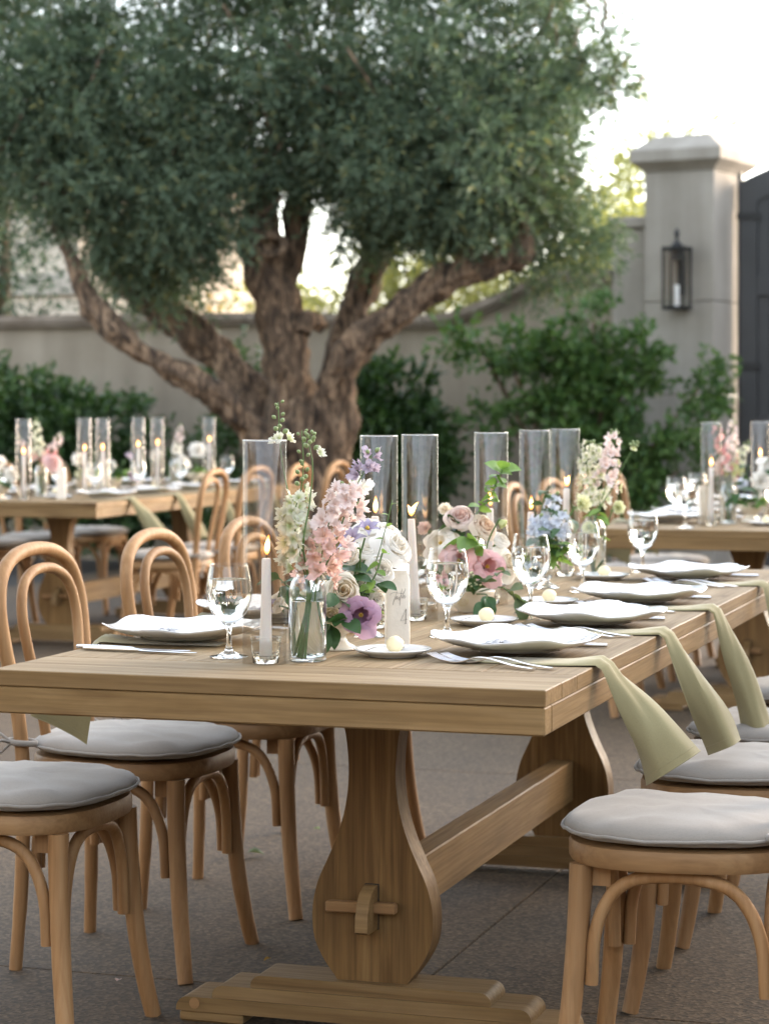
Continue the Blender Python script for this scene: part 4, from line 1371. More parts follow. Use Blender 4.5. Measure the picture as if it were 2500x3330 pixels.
def cup_petal(b, phi, Rt, zb, zt, lip, drop, wang, rows=8, cols=7, ruffle=.1, seed=0):
    """Cupped petal: rises round the flower in a bowl, its lip curling outwards."""
    grid = []
    for i in range(rows+1):
        v = i/rows
        g = min(v/.62, 1.0)
        l = max(0, (v-.62)/.38)
        sh = math.sin(math.pi*(.10 + .74*v**.8))**.5
        row = []
        for k in range(cols+1):
            u = -1 + 2*k/cols
            nz = noise.noise(Vector((u*1.6+seed*3.1, v*1.8, seed*1.7)))
            nf = noise.noise(Vector((u*5+seed, v*3, seed)))
            r = Rt*math.sin(g*math.pi/2)**.8*(1 + .05*nz) + lip*l*l*(1-.35*u*u) + Rt*ruffle*v*nz*.5
            z = zb + (zt-zb)*(1-math.cos(g*math.pi/2)*.999)**.9*1.0 + (zt-zb)*.16*l*(1-l) - drop*l*l + (ruffle*.5*Rt*(nz+.6*nf))*v - u*u*(zt-zb)*.16*v
            a = phi + u*wang*sh
            row.append((r*math.cos(a), r*math.sin(a), z))
        grid.append(row)
    b.sheet(grid)
def rose_mesh(mat, Rr=.03, openness=.7, n=19, seed=0, name='bloom'):
    b = MB(); rn = random.Random(seed*7+1)
    for i in range(n):
        t = (i+.5)/n
        phi = i*2.39996 + rn.uniform(-.25,.25)
        Rt = Rr*(.10 + (.62+.22*openness)*t**.85)
        zt = Rr*(.42 - (.15+.42*openness)*t**1.3 + rn.uniform(-.05,.05))
        lip = Rr*(.02 + .50*openness*t**1.4)*rn.uniform(.7,1.2)
        cup_petal(b, phi, Rt, -Rr*(.62+.12*t), zt, lip, Rr*.42*openness*t**2, R(78-24*t), 8, 7, .06+.20*t*openness, seed+i*.53)
    return b.me(name, mat, sharp=0)
def lisi_mesh(mat, Rr=.035, seed=0, n=11):
    b = MB(); rn = random.Random(seed*5+2)
    for i in range(n):
        t = (i+.5)/n
        phi = i*2.39996 + rn.uniform(-.3,.3)
        cup_petal(b, phi, Rr*(.30+.36*t), -Rr*.62, Rr*(.16-.06*t+rn.uniform(-.08,.08)), Rr*(.30+.22*t), Rr*(.02+.30*t*t), R(62-8*t), 9, 11, .38+.16*rn.random(), seed+i*.77)
    return b.me('bloom', mat, sharp=0)
def ruff_mesh(mat, Rr=.022, seed=0, n=34):
    b = MB(); rn = random.Random(seed)
    for i in range(n):
        t = (i+.5)/n
        petal_grid(b, i*2.39996, R(2+60*t), R(10+85*t), Rr*(.9+.1*rn.random()), R(34), Rr*.06, 0, 4, 5, .7, seed+i*.9)
    return b.me('bloom', mat, sharp=0)
def floret_mesh(mat, Rr=.017, seed=0, cupd=40):
    b = MB(); rn = random.Random(seed)
    for i in range(5):
        petal_grid(b, R(72*i)+rn.uniform(-.15,.15), R(cupd-8), R(cupd+38+rn.uniform(-18,14)), Rr*rn.uniform(.75,1.2), R(47), Rr*.06, 0, 6, 7, .9, seed+i*1.3)
    for i in range(3):
        petal_grid(b, R(120*i+30), R(18), R(50), Rr*.62, R(48), Rr*.04, 0, 3, 4, .8, seed+i*2.3)
    return b.me('floret', mat, sharp=0)
def star_mesh(mat, Rr=.03, seed=0, n=6):
    b = MB(); rn = random.Random(seed)
    for i in range(n):
        petal_grid(b, R(360/n*i)+rn.uniform(-.1,.1), R(35), R(95+rn.uniform(-22,22)), Rr, 0, Rr*.05, 0, 7, 4, .25, seed+i, .35, .35, Rr*.22)
    return b.me('bloom', mat, sharp=0)
def bud_mesh(L=.011, r=.0042):
    b = MB()
    b.lathe([(0,0)] + [(r*math.sin(math.pi*k/8)**.8, L*k/8) for k in range(1,8)] + [(0,L)], 8)
    return b.me('bud', M['bud'], sharp=0)
def leaf_mesh(L, Wd, mat, curl=.25, fold=.25, seed=0, pts=.25):
    b = MB(); grid = []
    z = 0; x = 0
    for i in range(8):
        v = i/7
        a = curl*v*1.6
        if i: x += L/7*math.cos(a); z -= L/7*math.sin(a)
        w = Wd*.5*(math.sin(math.pi*v**.85)**.8 if 0 < v < 1 else .03)
        grid.append([(x, w*u, z + abs(u)*w*fold + .08*Wd*noise.noise(Vector((v*3+seed,u*2,seed)))) for u in (-1,-.5,0,.5,1)])
    b.sheet(grid)
    return b.me('leaf', mat, sharp=0)

def aim(o, d, roll=0.0):
    q = Vector(d).normalized().to_track_quat('Z', 'Y')
    o.rotation_mode = 'QUATERNION'
    o.rotation_quaternion = q @ Matrix.Rotation(roll, 3, 'Z').to_quaternion()
def aim_x(o, d, roll=0.0):
    q = Vector(d).normalized().to_track_quat('X', 'Z')
    o.rotation_mode = 'QUATERNION'
    o.rotation_quaternion = q @ Matrix.Rotation(roll, 3, 'X').to_quaternion()

VAR = {}
def variant(kind, mat, Rr, seed):
    key = (kind, mat, round(Rr,4), seed % 3)
    if key not in VAR:
        s = seed % 3
        mt = M[mat]
        VAR[key] = {'rose': lambda: rose_mesh(mt, Rr, .55, 20, s), 'open_rose': lambda: rose_mesh(mt, Rr, 1.0, 18, s), 'bud_rose': lambda: rose_mesh(mt, Rr, .15, 12, s),
                    'lisianthus': lambda: lisi_mesh(mt, Rr, s), 'ruffled': lambda: ruff_mesh(mt, Rr, s), 'clematis': lambda: star_mesh(mt, Rr, s)}[kind]()
    return VAR[key]

NICE = {'rose':'rose','open_rose':'rose','bud_rose':'rose','lisianthus':'lisianthus','ruffled':'carnation','clematis':'clematis'}
def flower(kind, mat, pos, facing, Rr, root, label, group, seed=0, stem_mat='stem', leaves=0):
    """A cut flower: bloom at pos looking along facing, stem running down to root."""
    p = Vector(pos); f = Vector(facing).normalized()
    t = thing(NICE[kind], label, 'flower', p, 0, group)
    Rr *= 1.12
    o = obj('bloom', variant(kind, mat, Rr, seed), t); aim(o, f, seed*1.3)
    st = MB()
    r = Vector(root) - p
    mid = -f*Rr*1.6 + r*.25 + Vector((0,0,-.01))
    P = spline([-f*Rr*.6, -f*Rr*.9, mid*.75 + r*.1, r*.6 + Vector((0,0,-.006)), r], 5)
    st.tube(P, .0019, 7)
    obj('stem', st.me('stem', M[stem_mat], sharp=0), t)
    cx_ = MB()
    if kind != 'clematis':
        for k in range(5):
            petal_grid(cx_, R(72*k), R(92), R(150 if k % 2 else 40), Rr*.62, 0, Rr*.03, -Rr*.74, 4, 2, .2, k, .5, .2, Rr*.12)
        c = obj('calyx', cx_.me('calyx', M[stem_mat], sharp=0), t); aim(c, f, seed)
    else:
        b = MB(); b.lathe([(0,0),(.004,.001),(.0045,.006),(.002,.010),(0,.010)], 10)
        c = obj('stamens', b.me('stamens', M['stamen'], sharp=0), t); aim(c, f)
    if kind == 'lisianthus':
        b = MB()
        for k in range(6):
            a = R(60*k); b.tube([(0,0,0),(.0025*math.cos(a),.0025*math.sin(a),.009),(.004*math.cos(a),.004*math.sin(a),.014)], .0011, 5)
        c = obj('stamens', b.me('stamens', M['stamen'], sharp=0), t, -f*Rr*.45); aim(c, f)
    for k in range(leaves):
        q = P[int(len(P)*(.45+.15*k))]
        lo = obj('leaf', once(('rl', k % 2), lambda: leaf_mesh(.032,.02,M['leaf_dark'],.4,.25,k)), t, q)
        aim_x(lo, (math.cos(2.4*k+seed), -.6, .35+.2*math.sin(seed+k)))
    return t
def foliage(pts, leaves, label, group=None, mat='leaf_dark', stem_mat='stem', name='leafy_sprig', r=.0016):
    """Stem through pts (world), leaves: (index fraction, direction, length, width)."""
    base = Vector(pts[0])
    t = thing(name, label, 'foliage', base, 0, group)
    P = spline([Vector(p)-base for p in pts], 6)
    b = MB(); b.tube(P, r, 6)
    obj('stem', b.me('stem', M[stem_mat], sharp=0), t)
    for k, (fr_, d, L, w) in enumerate(leaves):
        q = P[min(len(P)-1, int(fr_*(len(P)-1)))]
        lo = obj('leaf', leaf_mesh(L*1.25, w*1.25, M[mat], .3+.2*(k % 3), .22, k*1.7), t, q)
        aim_x(lo, d, (k % 5 - 2)*.35)
    return t
def spike(pts, label, mats, group, n=26, f0=.30, f1=.86, Rr=.0165, spread=.015, buds=8, root=None, seed=0, cup=40, name='larkspur'):
    """Tall flower spike: florets packed round the upper stem, green buds at its tip."""
    base = Vector(pts[0]); rn = random.Random(seed)
    t = thing(name, label, 'flower', base, 0, group)
    P = spline([Vector(p)-base for p in pts], 10)
    b = MB(); b.tube(P, [.0019 - .0010*i/len(P) for i in range(len(P))], 7)
    obj('stem', b.me('stem', M['stem'], sharp=0), t)
    for i in range(n):
        ff = i/max(n-1,1); k = f0 + (f1-f0)*ff
        j = k*(len(P)-1); j0 = int(j); q = P[j0].lerp(P[min(j0+1,len(P)-1)], j-j0)
        a = i*2.39996
        sp = spread*(1.15 - .55*ff)
        off = Vector((math.cos(a)*sp, math.sin(a)*sp, rn.uniform(-.006,.006)))*rn.uniform(.7,1.2)
        mt = mats[min(int(ff*len(mats)), len(mats)-1)]
        sz = Rr*(1.1 - .35*ff)*rn.uniform(.88,1.12)
        var = i % 3
        key = ('fl', mt, cup, var)
        if key not in VAR: VAR[key] = floret_mesh(M[mt], .0165, var*2.7, cup)
        o = obj('floret', VAR[key], t, q+off); o.scale = (sz/.0165,)*3
        aim(o, Vector((off.x, off.y, .002)).normalized() + Vector((rn.uniform(-.55,.55), rn.uniform(-.55,.55), rn.uniform(-.35,.5))), rn.uniform(0,6)); o.scale = (o.scale[0]*rn.uniform(.85,1.1), o.scale[0], o.scale[0]*rn.uniform(.9,1.35))
    for i in range(buds):
        k = f1 + .02 + (.995-f1-.02)*i/max(buds-1,1)
        q = P[int(k*(len(P)-1))]; a = i*2.39996
        d = Vector((math.cos(a)*.9, math.sin(a)*.9, .75))
        pd = q + d*.006
        o = obj('bud', once('bud1', bud_mesh), t, pd); aim(o, d); o.scale = (1.15-.5*i/buds,)*3
    return t

# ================================================================== PLACING: FRONT TABLE
ORD = ('nearest the front corner', 'second from the front corner', 'third from the front corner', 'at the far end')
def plate_at(fr, u, v, rz, label, ribbon=None):
    t = rel(fr, u, v, TOP+.0095, 'scalloped_plate', label, 'plate', rz, 'scalloped dinner plates')
    obj('dish', once('plate', plate_mesh), t); t.scale = (1,1,.86)
    if ribbon:
        r_ = rel(fr, u+.03, v-.01, TOP+.0175, 'ribbon_bow', ribbon, 'ribbon', rz*2+20, 'grey ribbon bows on the plates')
        obj('bow', once('ribbon', ribbon_mesh), r_)
    return t
def side_plate(fr, u, v, lp, lb, ls=None, rz=0, sz=1.0):
    t = rel(fr, u, v, TOP+.0006, 'side_plate', lp, 'plate', rz, 'small white side plates')
    t.scale = (sz,sz,1)
    obj('dish', once('saucer', saucer_mesh), t)
    b = rel(fr, u-.003, v+.004, TOP+.0066, 'butter_ball', lb, 'butter', rz*3, 'butter balls')
    obj('ball', once('butter', butter_mesh), b)
    if ls:
        s = rel(fr, u+.028, v-.005, TOP+.0072, 'butter_spoon', ls, 'spoon', 60, 'small butter spoons')
        obj('spoon', once('spoon', spoon_mesh), s)
def napkin_at(fr, left, v, label, key, **kw):
    t = rel(fr, 1.0 if left else 0.0, v, TOP+.0004, 'napkin', label, 'napkin', 180 if left else 0, 'olive linen napkins')
    obj('cloth', once(('nap', key), lambda: napkin_mesh(**kw)), t)

VR = (.53, 1.115, 1.70, 2.46)
VL = (.55, 1.05, 1.70, 2.40)
PR = [plate_at(MAIN, (.185,.172,.19,.21)[i], VR[i], (8,-20,35,3)[i], 'white scalloped plate on the right side, ' + ORD[i] + ' of the front table',
      ('grey ribbon bow on the right side plate ' + ORD[i])) for i in range(4)]
PL = [plate_at(MAIN, (.862,.87,.86,.86)[i], VL[i], (40,12,-8,22)[i], 'white scalloped plate on the left side, ' + ORD[i] + ' of the front table',
      ('grey ribbon bow on the left side plate ' + ORD[i])) for i in range(4)]
for i in range(4):
    napkin_at(MAIN, False, VR[i]-.135, 'olive napkin blowing over the right table edge, ' + ORD[i], ('m', i), hang=(.168,.215,.265,.25)[i], lean=(.112,.105,.085,.075)[i], skew=(.02,.02,.02,.02)[i], flare=(.054,.038,.034,.032)[i], seed=i*3)
    napkin_at(MAIN, True, VL[i]-.05, 'olive napkin hanging over the left table edge, ' + ORD[i], ('l', i), hang=.168, lean=.10, skew=-.03, flare=.06, seed=i*5+2)
for i in range(4):
    for k in range(2):
        t = rel(MAIN, .168+.026*k-(0,.012,.0,.01)[i], VR[i]-.200-.014*k + (0,.01,.005,.01)[i], TOP+.0002, 'fork', ('inner' if k == 0 else 'outer') + ' silver fork beside the right side plate ' + ORD[i], 'fork', 180-20+(0,3,-3,4)[i]-4*k, 'silver forks'); t.scale = (1.15,1.15,1.15)
        obj('fork', once('fork', fork_mesh), t)
        t = rel(MAIN, .87, VL[i]+.20+.02*k, TOP+.0002, 'fork', ('inner' if k == 0 else 'outer') + ' silver fork beside the left side plate ' + ORD[i], 'fork', 0+6*k, 'silver forks')
        obj('fork', once('fork', fork_mesh), t)
    t = rel(MAIN, .165, VR[i]+.135, TOP+.0002, 'knife', 'silver knife handle showing beyond the right side plate ' + ORD[i], 'knife', 180+12, 'silver knives')
    obj('knife', once('knife', knife_mesh), t)
    for k in range(2):
        t = rel(MAIN, .885-.025*k, VL[i]-.190-.027*k, TOP+.0002, 'knife', ('inner' if k == 0 else 'outer') + ' silver knife beside the left side plate ' + ORD[i], 'knife', -3-1.5*k, 'silver knives')
        obj('knife', once('knife', knife_mesh), t)
goblet(MAIN, 0.671, 0.304, 'water goblet beside the near left plate, left of the front candle cylinder')
goblet(MAIN, 0.394, 0.787, 'water goblet at the near right plate, in front of the pink lisianthus', sc=1.03)
goblet(MAIN, 0.364, 1.352, 'frosted looking water goblet behind the second right plate', sc=1.03)
goblet(MAIN, 0.389, 1.982, 'water goblet at the third right plate, before the second bottle vase', sc=1.02)
goblet(MAIN, 0.384, 2.714, 'water goblet at the far right plate, against the back right table')
for v, l in ((.86,'water goblet second along the left side, hidden behind the flowers'),(1.5,'water goblet third along the left side of the front table'),(2.2,'water goblet at the far left plate of the front table')):
    goblet(MAIN, .68, v, l)
side_plate(MAIN, 0.392, 0.418, 'small white side plate in front of the number block', 'butter ball in front of the number block', 'small silver spoon on the side plate before the number block', 0)
side_plate(MAIN, 0.390, 1.057, 'small white side plate below the cream flower bowl', 'butter ball below the cream flower bowl', 'small silver spoon on the side plate below the flower bowl', -10)
side_plate(MAIN, 0.380, 1.575, 'small white side plate behind the second right plate', 'butter ball behind the frosted goblet stem', None, 30)
side_plate(MAIN, 0.431, 2.408, 'small white side plate near the second bottle vase', 'butter ball near the second bottle vase', None, 70)
for v, l in ((.80,'behind the larkspur bottle'),(1.36,'third on the left side'),(2.0,'fourth on the left side')):
    side_plate(MAIN, .66, v, 'small white side plate ' + l + ' of the front table', 'butter ball on the left side plate ' + l, None, 20)

candle_set(MAIN, 0.576, 0.237, 'white taper candle at the front beside the larkspur bottle', .178, .10, False, 1.0, .3, -.004, -.004)
candle_set(MAIN, .583, .928, 'white taper candle behind the white roses', .222, .02, False, 1.0, 0, .008, 0)
candle_set(MAIN, .554, 1.127, 'white leaning taper candle right of the number block', .208, .55, True, 1.0, -2.6, .008, -.006)
candle_set(MAIN, .513, 1.565, 'white taper candle behind the leafy green stem', .213, -.12, False, 1.0, .5, .004, 0)
candle_set(MAIN, .557, 2.16, 'white taper candle between the pink bowl and blue delphinium', .178, .0, False, 1.0, .8, .012, 0)
candle_set(MAIN, .556, 2.50, 'white taper candle right of the blue delphinium', .228, .2, True, 1.0, 1.2, .0, 0)

nb = number_block(MAIN, 0.438, 0.594, 'cream plaster block lettered table 4 beside the mauve lisianthus')
lettering(nb, -.0147)

bottle(MAIN, 0.515, 0.296, 'clear bottle vase holding pink and white larkspur at the front')
bottle(MAIN, 0.474, 2.483, 'clear bottle vase holding white and pink stock at the far end')
compote(MAIN, 0.529, 0.503, 'cream footed bowl under the white roses')
low_bowl(MAIN, 0.502, 1.357, 'low cream bowl with a gold emblem under the pink flowers')
bud_glass(MAIN, 0.545, 0.749, 'small ribbed glass vase behind the number block')
bud_glass(MAIN, 0.503, 2.069, 'ribbed glass vase holding the pale blue delphinium', 1.05)
bud_glass(MAIN, .60, .62, 'ribbed glass vase hidden behind the larkspur bottle')

# ---- larkspur in the front bottle
GB = 'larkspur stems in the front bottle vase'
spike([(-0.150, 4.200, 0.763),(-0.140, 4.200, 0.876),(-0.147, 4.200, 0.928),(-0.159, 4.190, 0.981),(-0.163, 4.190, 1.026),(-0.152, 4.200, 1.069),(-0.147, 4.200, 1.115),(-0.150, 4.200, 1.178)], 'white larkspur spike with green buds, leftmost in the front bottle', ['petal_spike'], GB, 40, .285, .70, .0195, .0195, 14, seed=1)
spike([(-0.143, 4.190, 0.764),(-0.137, 4.200, 0.876),(-0.148, 4.220, 0.950),(-0.177, 4.240, 1.067),(-0.189, 4.240, 1.131),(-0.192, 4.240, 1.173),(-0.195, 4.240, 1.230)], 'thin larkspur stem topped by green buds above the glass cylinder', ['petal_spike'], GB, 3, .76, .80, .016, .010, 9, seed=2)
spike([(-0.112, 4.200, 0.780),(-0.118, 4.200, 0.813),(-0.126, 4.200, 0.867),(-0.119, 4.190, 0.923),(-0.109, 4.180, 0.973),(-0.097, 4.180, 1.021),(-0.078, 4.180, 1.056),(-0.069, 4.180, 1.078)], 'pink larkspur spike, coral below and pale pink above', ['petal_coral','petal_coral','petal_palepink','petal_palepink','petal_palepink'], GB, 40, .40, .97, .0195, .0225, 2, seed=3)
spike([(-0.156, 4.210, 0.765),(-0.133, 4.210, 0.883),(-0.106, 4.230, 0.928),(-0.081, 4.240, 0.983),(-0.062, 4.240, 1.023),(-0.056, 4.240, 1.035)], 'short pale pink larkspur shoot right of the coral spike', ['petal_palepink'], GB, 9, .55, .98, .0195, .013, 1, seed=4, cup=30)
spike([(-0.153, 4.200, 0.765),(-0.131, 4.200, 0.888),(-0.100, 4.220, 0.946),(-0.076, 4.220, 1.013),(-0.062, 4.220, 1.055),(-0.046, 4.220, 1.087),(-0.032, 4.220, 1.112),(-0.023, 4.220, 1.134)], 'lilac larkspur spike leaning right over the roses', ['petal_palepink','petal_white','petal_lilac','petal_lilac'], GB, 15, .50, .985, .019, .013, 2, seed=5, cup=28)
spike([(-0.147, 4.200, 0.765),(-0.135, 4.200, 0.884),(-0.146, 4.160, 0.970),(-0.135, 4.160, 1.045),(-0.129, 4.160, 1.112),(-0.135, 4.160, 1.153),(-0.133, 4.160, 1.172)], 'bare green larkspur stem of drooping buds before the white spike', ['petal_spike'], GB, 1, .74, .76, .012, .010, 12, seed=6)

# ---- roses in the footed bowl
GR = 'flowers in the cream footed bowl'
RT = (-.09, 4.38, .822)
flower('bud_rose','petal_white', (-0.065, 4.330, 0.944), (-.35,-.75,.45), .0275, RT, 'white rose bud facing left below the violet clematis', GR, 0, leaves=1)
flower('rose','petal_white', (-0.035, 4.380, 0.950), (.15,-.55,.8), .024, RT, 'small white rose directly right of the white bud', GR, 1)
flower('rose','petal_white', (-0.008, 4.360, 0.915), (.35,-.8,.35), .029, RT, 'white rose just above the number block', GR, 2, leaves=1)
flower('open_rose','petal_white', (0.023, 4.400, 0.958), (.55,-.55,.45), .033, RT, 'wide open blush white rose at the right of the bouquet', GR, 0, leaves=1)
flower('rose','petal_white', (0.003, 4.450, 0.981), (.25,-.5,.8), .028, RT, 'white rose before the second candle flame', GR, 1)
flower('open_rose','petal_white', (-0.030, 4.450, 0.989), (-.1,-.5,.85), .030, RT, 'open white rose at the top behind the clematis', GR, 2)
flower('rose','petal_cream', (-0.077, 4.290, 0.879), (.12,-.95,.35), .033, RT, 'cream rose facing forward beside the larkspur bottle', GR, 0, leaves=2)
flower('bud_rose','petal_cream', (-0.099, 4.300, 0.836), (-.2,-.85,-.15), .022, RT, 'cream rosebud hanging low behind the bottle', GR, 1)
flower('lisianthus','petal_mauve', (-0.043, 4.270, 0.837), (.12,-.97,.12), .035, RT, 'large mauve lisianthus hanging over the bowl rim', GR, 0)
flower('bud_rose','petal_white', (-0.014, 4.360, 0.864), (.5,-.6,-.3), .022, RT, 'pale drooping rosebud left of the number block', GR, 2)
flower('rose','petal_white', (-0.051, 4.400, 0.901), (-.1,-.8,.5), .024, RT, 'half hidden white rose deep in the bouquet', GR, 2)
flower('clematis','petal_violet', (-0.059, 4.300, 0.972), (-.35,-.6,.55), .034, RT, 'violet clematis star left of the roses', GR, 0)
flower('clematis','petal_violet', (-0.033, 4.310, 0.991), (.2,-.5,.8), .028, RT, 'violet clematis star on top of the roses', GR, 1)
flower('rose','petal_white', (-0.205, 4.450, 0.846), (-.5,-.6,.4), .022, RT, 'white rose left behind the front candle cylinder', GR, 1)
flower('clematis','petal_violet', (-0.213, 4.400, 0.843), (-.6,-.5,.1), .026, RT, 'violet clematis behind the front taper candle', GR, 2)
V_ = Vector
def ls(n, seed, L=(.03,.05), w=.62):
    q = random.Random(seed)
    out = []
    for k in range(n):
        a = k*2.4 + q.uniform(-.4,.4)
        l = q.uniform(*L)
        out.append((.35 + .65*k/max(n-1,1), (math.cos(a), -abs(math.sin(a))*.8-.15, q.uniform(-.25,.6)), l, l*w))
    return out
foliage([RT,(-0.089, 4.360, 0.871),(-0.086, 4.360, 0.919)], ls(4,1,(.045,.06)), 'dark rose leaves rising behind the bottle shoulder', GR)
foliage([RT,(-0.109, 4.340, 0.864),(-0.104, 4.330, 0.908)], ls(4,2,(.03,.045)), 'dark leaves between the bottle and cream rose', GR)
foliage([RT,(-0.082, 4.300, 0.850),(-0.091, 4.270, 0.876)], [(1,(-.2,-.8,-.4),.03,.022),(.7,(.5,-.6,.2),.03,.02)], 'single dark leaf over the cream rose', GR)
foliage([RT,(-0.057, 4.360, 0.862),(-0.065, 4.330, 0.901)], ls(4,3,(.03,.042)), 'dark leaves in the middle of the bouquet', GR)
foliage([RT,(-0.027, 4.370, 0.875),(-0.011, 4.340, 0.890)], ls(4,4,(.03,.04)), 'dark leaves beside the number block top', GR)
foliage([RT,(-0.100, 4.330, 0.817),(-0.105, 4.290, 0.806)], [(1,(-.35,-.5,-.8),.05,.028),(.6,(-.1,-.8,-.5),.045,.026),(.8,(.4,-.8,-.4),.04,.024)], 'dark leaves hanging low in front of the footed bowl', GR)
foliage([RT,(-0.082, 4.300, 0.820),(-0.070, 4.260, 0.832)], ls(5,5,(.03,.045)), 'dark leaves tucked beneath the mauve lisianthus', GR)
foliage([RT,(-0.168, 4.420, 0.866),(-0.199, 4.400, 0.894)], ls(5,6,(.04,.055)), 'dark leaves left of the bottle behind the cylinder', GR)
foliage([RT,(-0.039, 4.330, 0.874),(-0.016, 4.310, 0.910),(-0.004, 4.320, 0.948)], ls(6,7,(.018,.028)), 'light green sepal stems between the roses', GR, 'leaf_light')
foliage([RT,(-0.027, 4.360, 0.906),(-0.000, 4.330, 0.986),(0.015, 4.330, 1.047)], [(.75,(.6,-.4,.5),.014,.006),(.85,(-.6,-.4,.5),.014,.006),(.95,(.5,-.3,.7),.012,.005),(.62,(-.7,-.4,.2),.016,.008)], 'thin twig rising past the second candle flame', GR, 'leaf_light', r=.0009)

# ---- pink flowers in the low bowl
GP = 'flowers in the low cream bowl'
RB = (.192, 5.20, .80)
flower('rose','petal_blush', (0.168, 5.150, 0.974), (-.05,-.72,.65), .033, RB, 'blush rose at the top left of the pink bowl', GP, 0, leaves=2)
flower('rose','petal_peach', (0.223, 5.150, 0.954), (.5,-.6,.5), .032, RB, 'peach rose turned right beside the tapers', GP, 1, leaves=1)
flower('lisianthus','petal_white', (0.122, 5.150, 0.923), (-.35,-.7,.55), .038, RB, 'large white lisianthus at the left of the pink bowl', GP, 1)
flower('lisianthus','petal_pink', (0.161, 5.080, 0.884), (-.2,-.93,.15), .038, RB, 'pink lisianthus above the goblet rim', GP, 2)
flower('lisianthus','petal_pink', (0.230, 5.100, 0.871), (.35,-.85,.25), .039, RB, 'ruffled pink lisianthus right of the goblet', GP, 0)
flower('open_rose','petal_cream', (0.279, 5.220, 0.870), (.6,-.6,.35), .030, RB, 'cream rose behind the ruffled pink lisianthus', GP, 1)
flower('rose','petal_white', (0.265, 5.250, 0.921), (.45,-.5,.6), .022, RB, 'small white rose beside the third taper', GP, 2)
flower('ruffled','petal_blush', (0.092, 5.200, 0.946), (-.5,-.6,.5), .016, RB, 'tiny pale flower right of the leaning taper', GP, 0)
flower('ruffled','petal_cream', (0.136, 5.200, 0.988), (-.1,-.6,.7), .016, RB, 'tiny cream flower above the blush rose', GP, 1)
flower('bud_rose','petal_lemon', (0.261, 5.100, 0.963), (.6,-.3,-.5), .013, RB, 'pale green nodding bud before the taper', GP, 0)
foliage([RB,(0.185, 5.140, 0.891),(0.193, 5.100, 0.929)], ls(7,11,(.045,.06),.7), 'pale green leaf rosette at the middle of the pink bowl', GP, 'leaf_light')
foliage([RB,(0.191, 5.160, 0.931),(0.206, 5.160, 0.983),(0.235, 5.160, 1.019),(0.250, 5.160, 1.055),(0.263, 5.160, 1.081)],
        [(.45+.5*k/13, (math.cos(k*2.4), -.5, .25+.3*math.sin(k)), .028 - .006*(k/13), .024) for k in range(14)] + [(.98,(.6,-.4,.5),.038,.032),(.97,(-.7,-.3,.6),.036,.030),(1,(.1,-.5,.9),.03,.024)],
        'tall green bells of ireland stem rising from the pink bowl', GP, 'leaf_light')
foliage([RB,(0.254, 5.100, 0.824),(0.277, 5.050, 0.811),(0.306, 5.030, 0.797)], [(.5,(.5,-.5,-.4),.055,.036),(.7,(.75,-.3,-.35),.065,.042),(.85,(.3,-.7,-.5),.05,.032),(1,(.8,-.2,-.5),.06,.036),(.6,(.2,-.6,.4),.045,.03)], 'large dark leaves drooping right of the pink bowl', GP, 'leaf_grey')
foliage([RB,(0.223, 5.080, 0.809),(0.219, 5.040, 0.797)], [(1,(-.3,-.6,-.6),.045,.03),(.9,(.4,-.7,-.5),.042,.03),(.7,(.1,-.8,-.3),.04,.028)], 'round dark leaves over the rim of the low bowl', GP)
foliage([RB,(0.203, 5.100, 0.830),(0.194, 5.060, 0.846)], ls(6,12,(.025,.035)), 'small leaves under the pink lisianthus', GP)
foliage([RB,(0.236, 5.040, 0.852),(0.261, 5.020, 0.867)], ls(5,13,(.016,.024)), 'fine twig across the ruffled pink lisianthus', GP, 'leaf_grey', r=.001)
foliage([RB,(0.128, 5.140, 0.870),(0.107, 5.120, 0.851)], ls(6,14,(.03,.045)), 'green leaves under the white lisianthus', GP)
foliage([RB,(0.160, 5.180, 0.930),(0.142, 5.160, 0.967)], ls(6,15,(.03,.045)), 'dark leaves behind the blush rose', GP)
bt = thing('berry_sprig', 'sprig of tiny cream berries above the low bowl', 'foliage', (0.195, 5.070, 0.809), 0, GP)
bb = MB(); sb = MB()
for k in range(22):
    q = Vector((rnd.uniform(-.018,.018), rnd.uniform(-.012,.0), rnd.uniform(.012,.05)))
    bb.lathe([(0,-.0026),(.0023,-.001),(.0026,.0),(.0023,.0012),(0,.0026)], 8, Matrix.Translation(q)); sb.tube([(0,0,0), q*.6, q], .0006, 5)
obj('berry', bb.me('berry', M['petal_lemon'], sharp=0), bt); obj('stem', sb.me('stem', M['stem'], sharp=0), bt)

# ---- blue delphinium and the lemon carnation
GD = 'flowers in the blue delphinium vase'
RD = (.412, 5.90, .80)
spike([RD,(0.409, 5.880, 0.855),(0.410, 5.860, 0.904),(0.419, 5.860, 0.950),(0.428, 5.860, 0.995)], 'pale blue delphinium spike, tallest of the blue bunch', ['petal_blue'], GD, 16, .5, .98, .019, .016, 2, seed=8, cup=35, name='delphinium')
spike([RD,(0.420, 5.840, 0.858),(0.434, 5.820, 0.906),(0.444, 5.820, 0.950)], 'pale blue delphinium spike at the right of the blue bunch', ['petal_blue'], GD, 11, .55, .98, .019, .016, 1, seed=9, cup=35)
spike([RD,(0.397, 5.840, 0.858),(0.388, 5.820, 0.906),(0.384, 5.820, 0.941)], 'pale blue delphinium spike low at the left of the blue bunch', ['petal_blue'], GD, 10, .55, .98, .019, .016, 1, seed=10, cup=35)
flower('ruffled','petal_lemon', (0.495, 5.850, 0.974), (.65,-.5,.4), .024, RD, 'pale lemon carnation leaning right of the delphinium', GD, 0, leaves=1)
foliage([RD,(0.411, 5.800, 0.872),(0.434, 5.780, 0.917)], ls(8,21,(.045,.06),.42), 'long green leaves before the blue delphinium', GD)
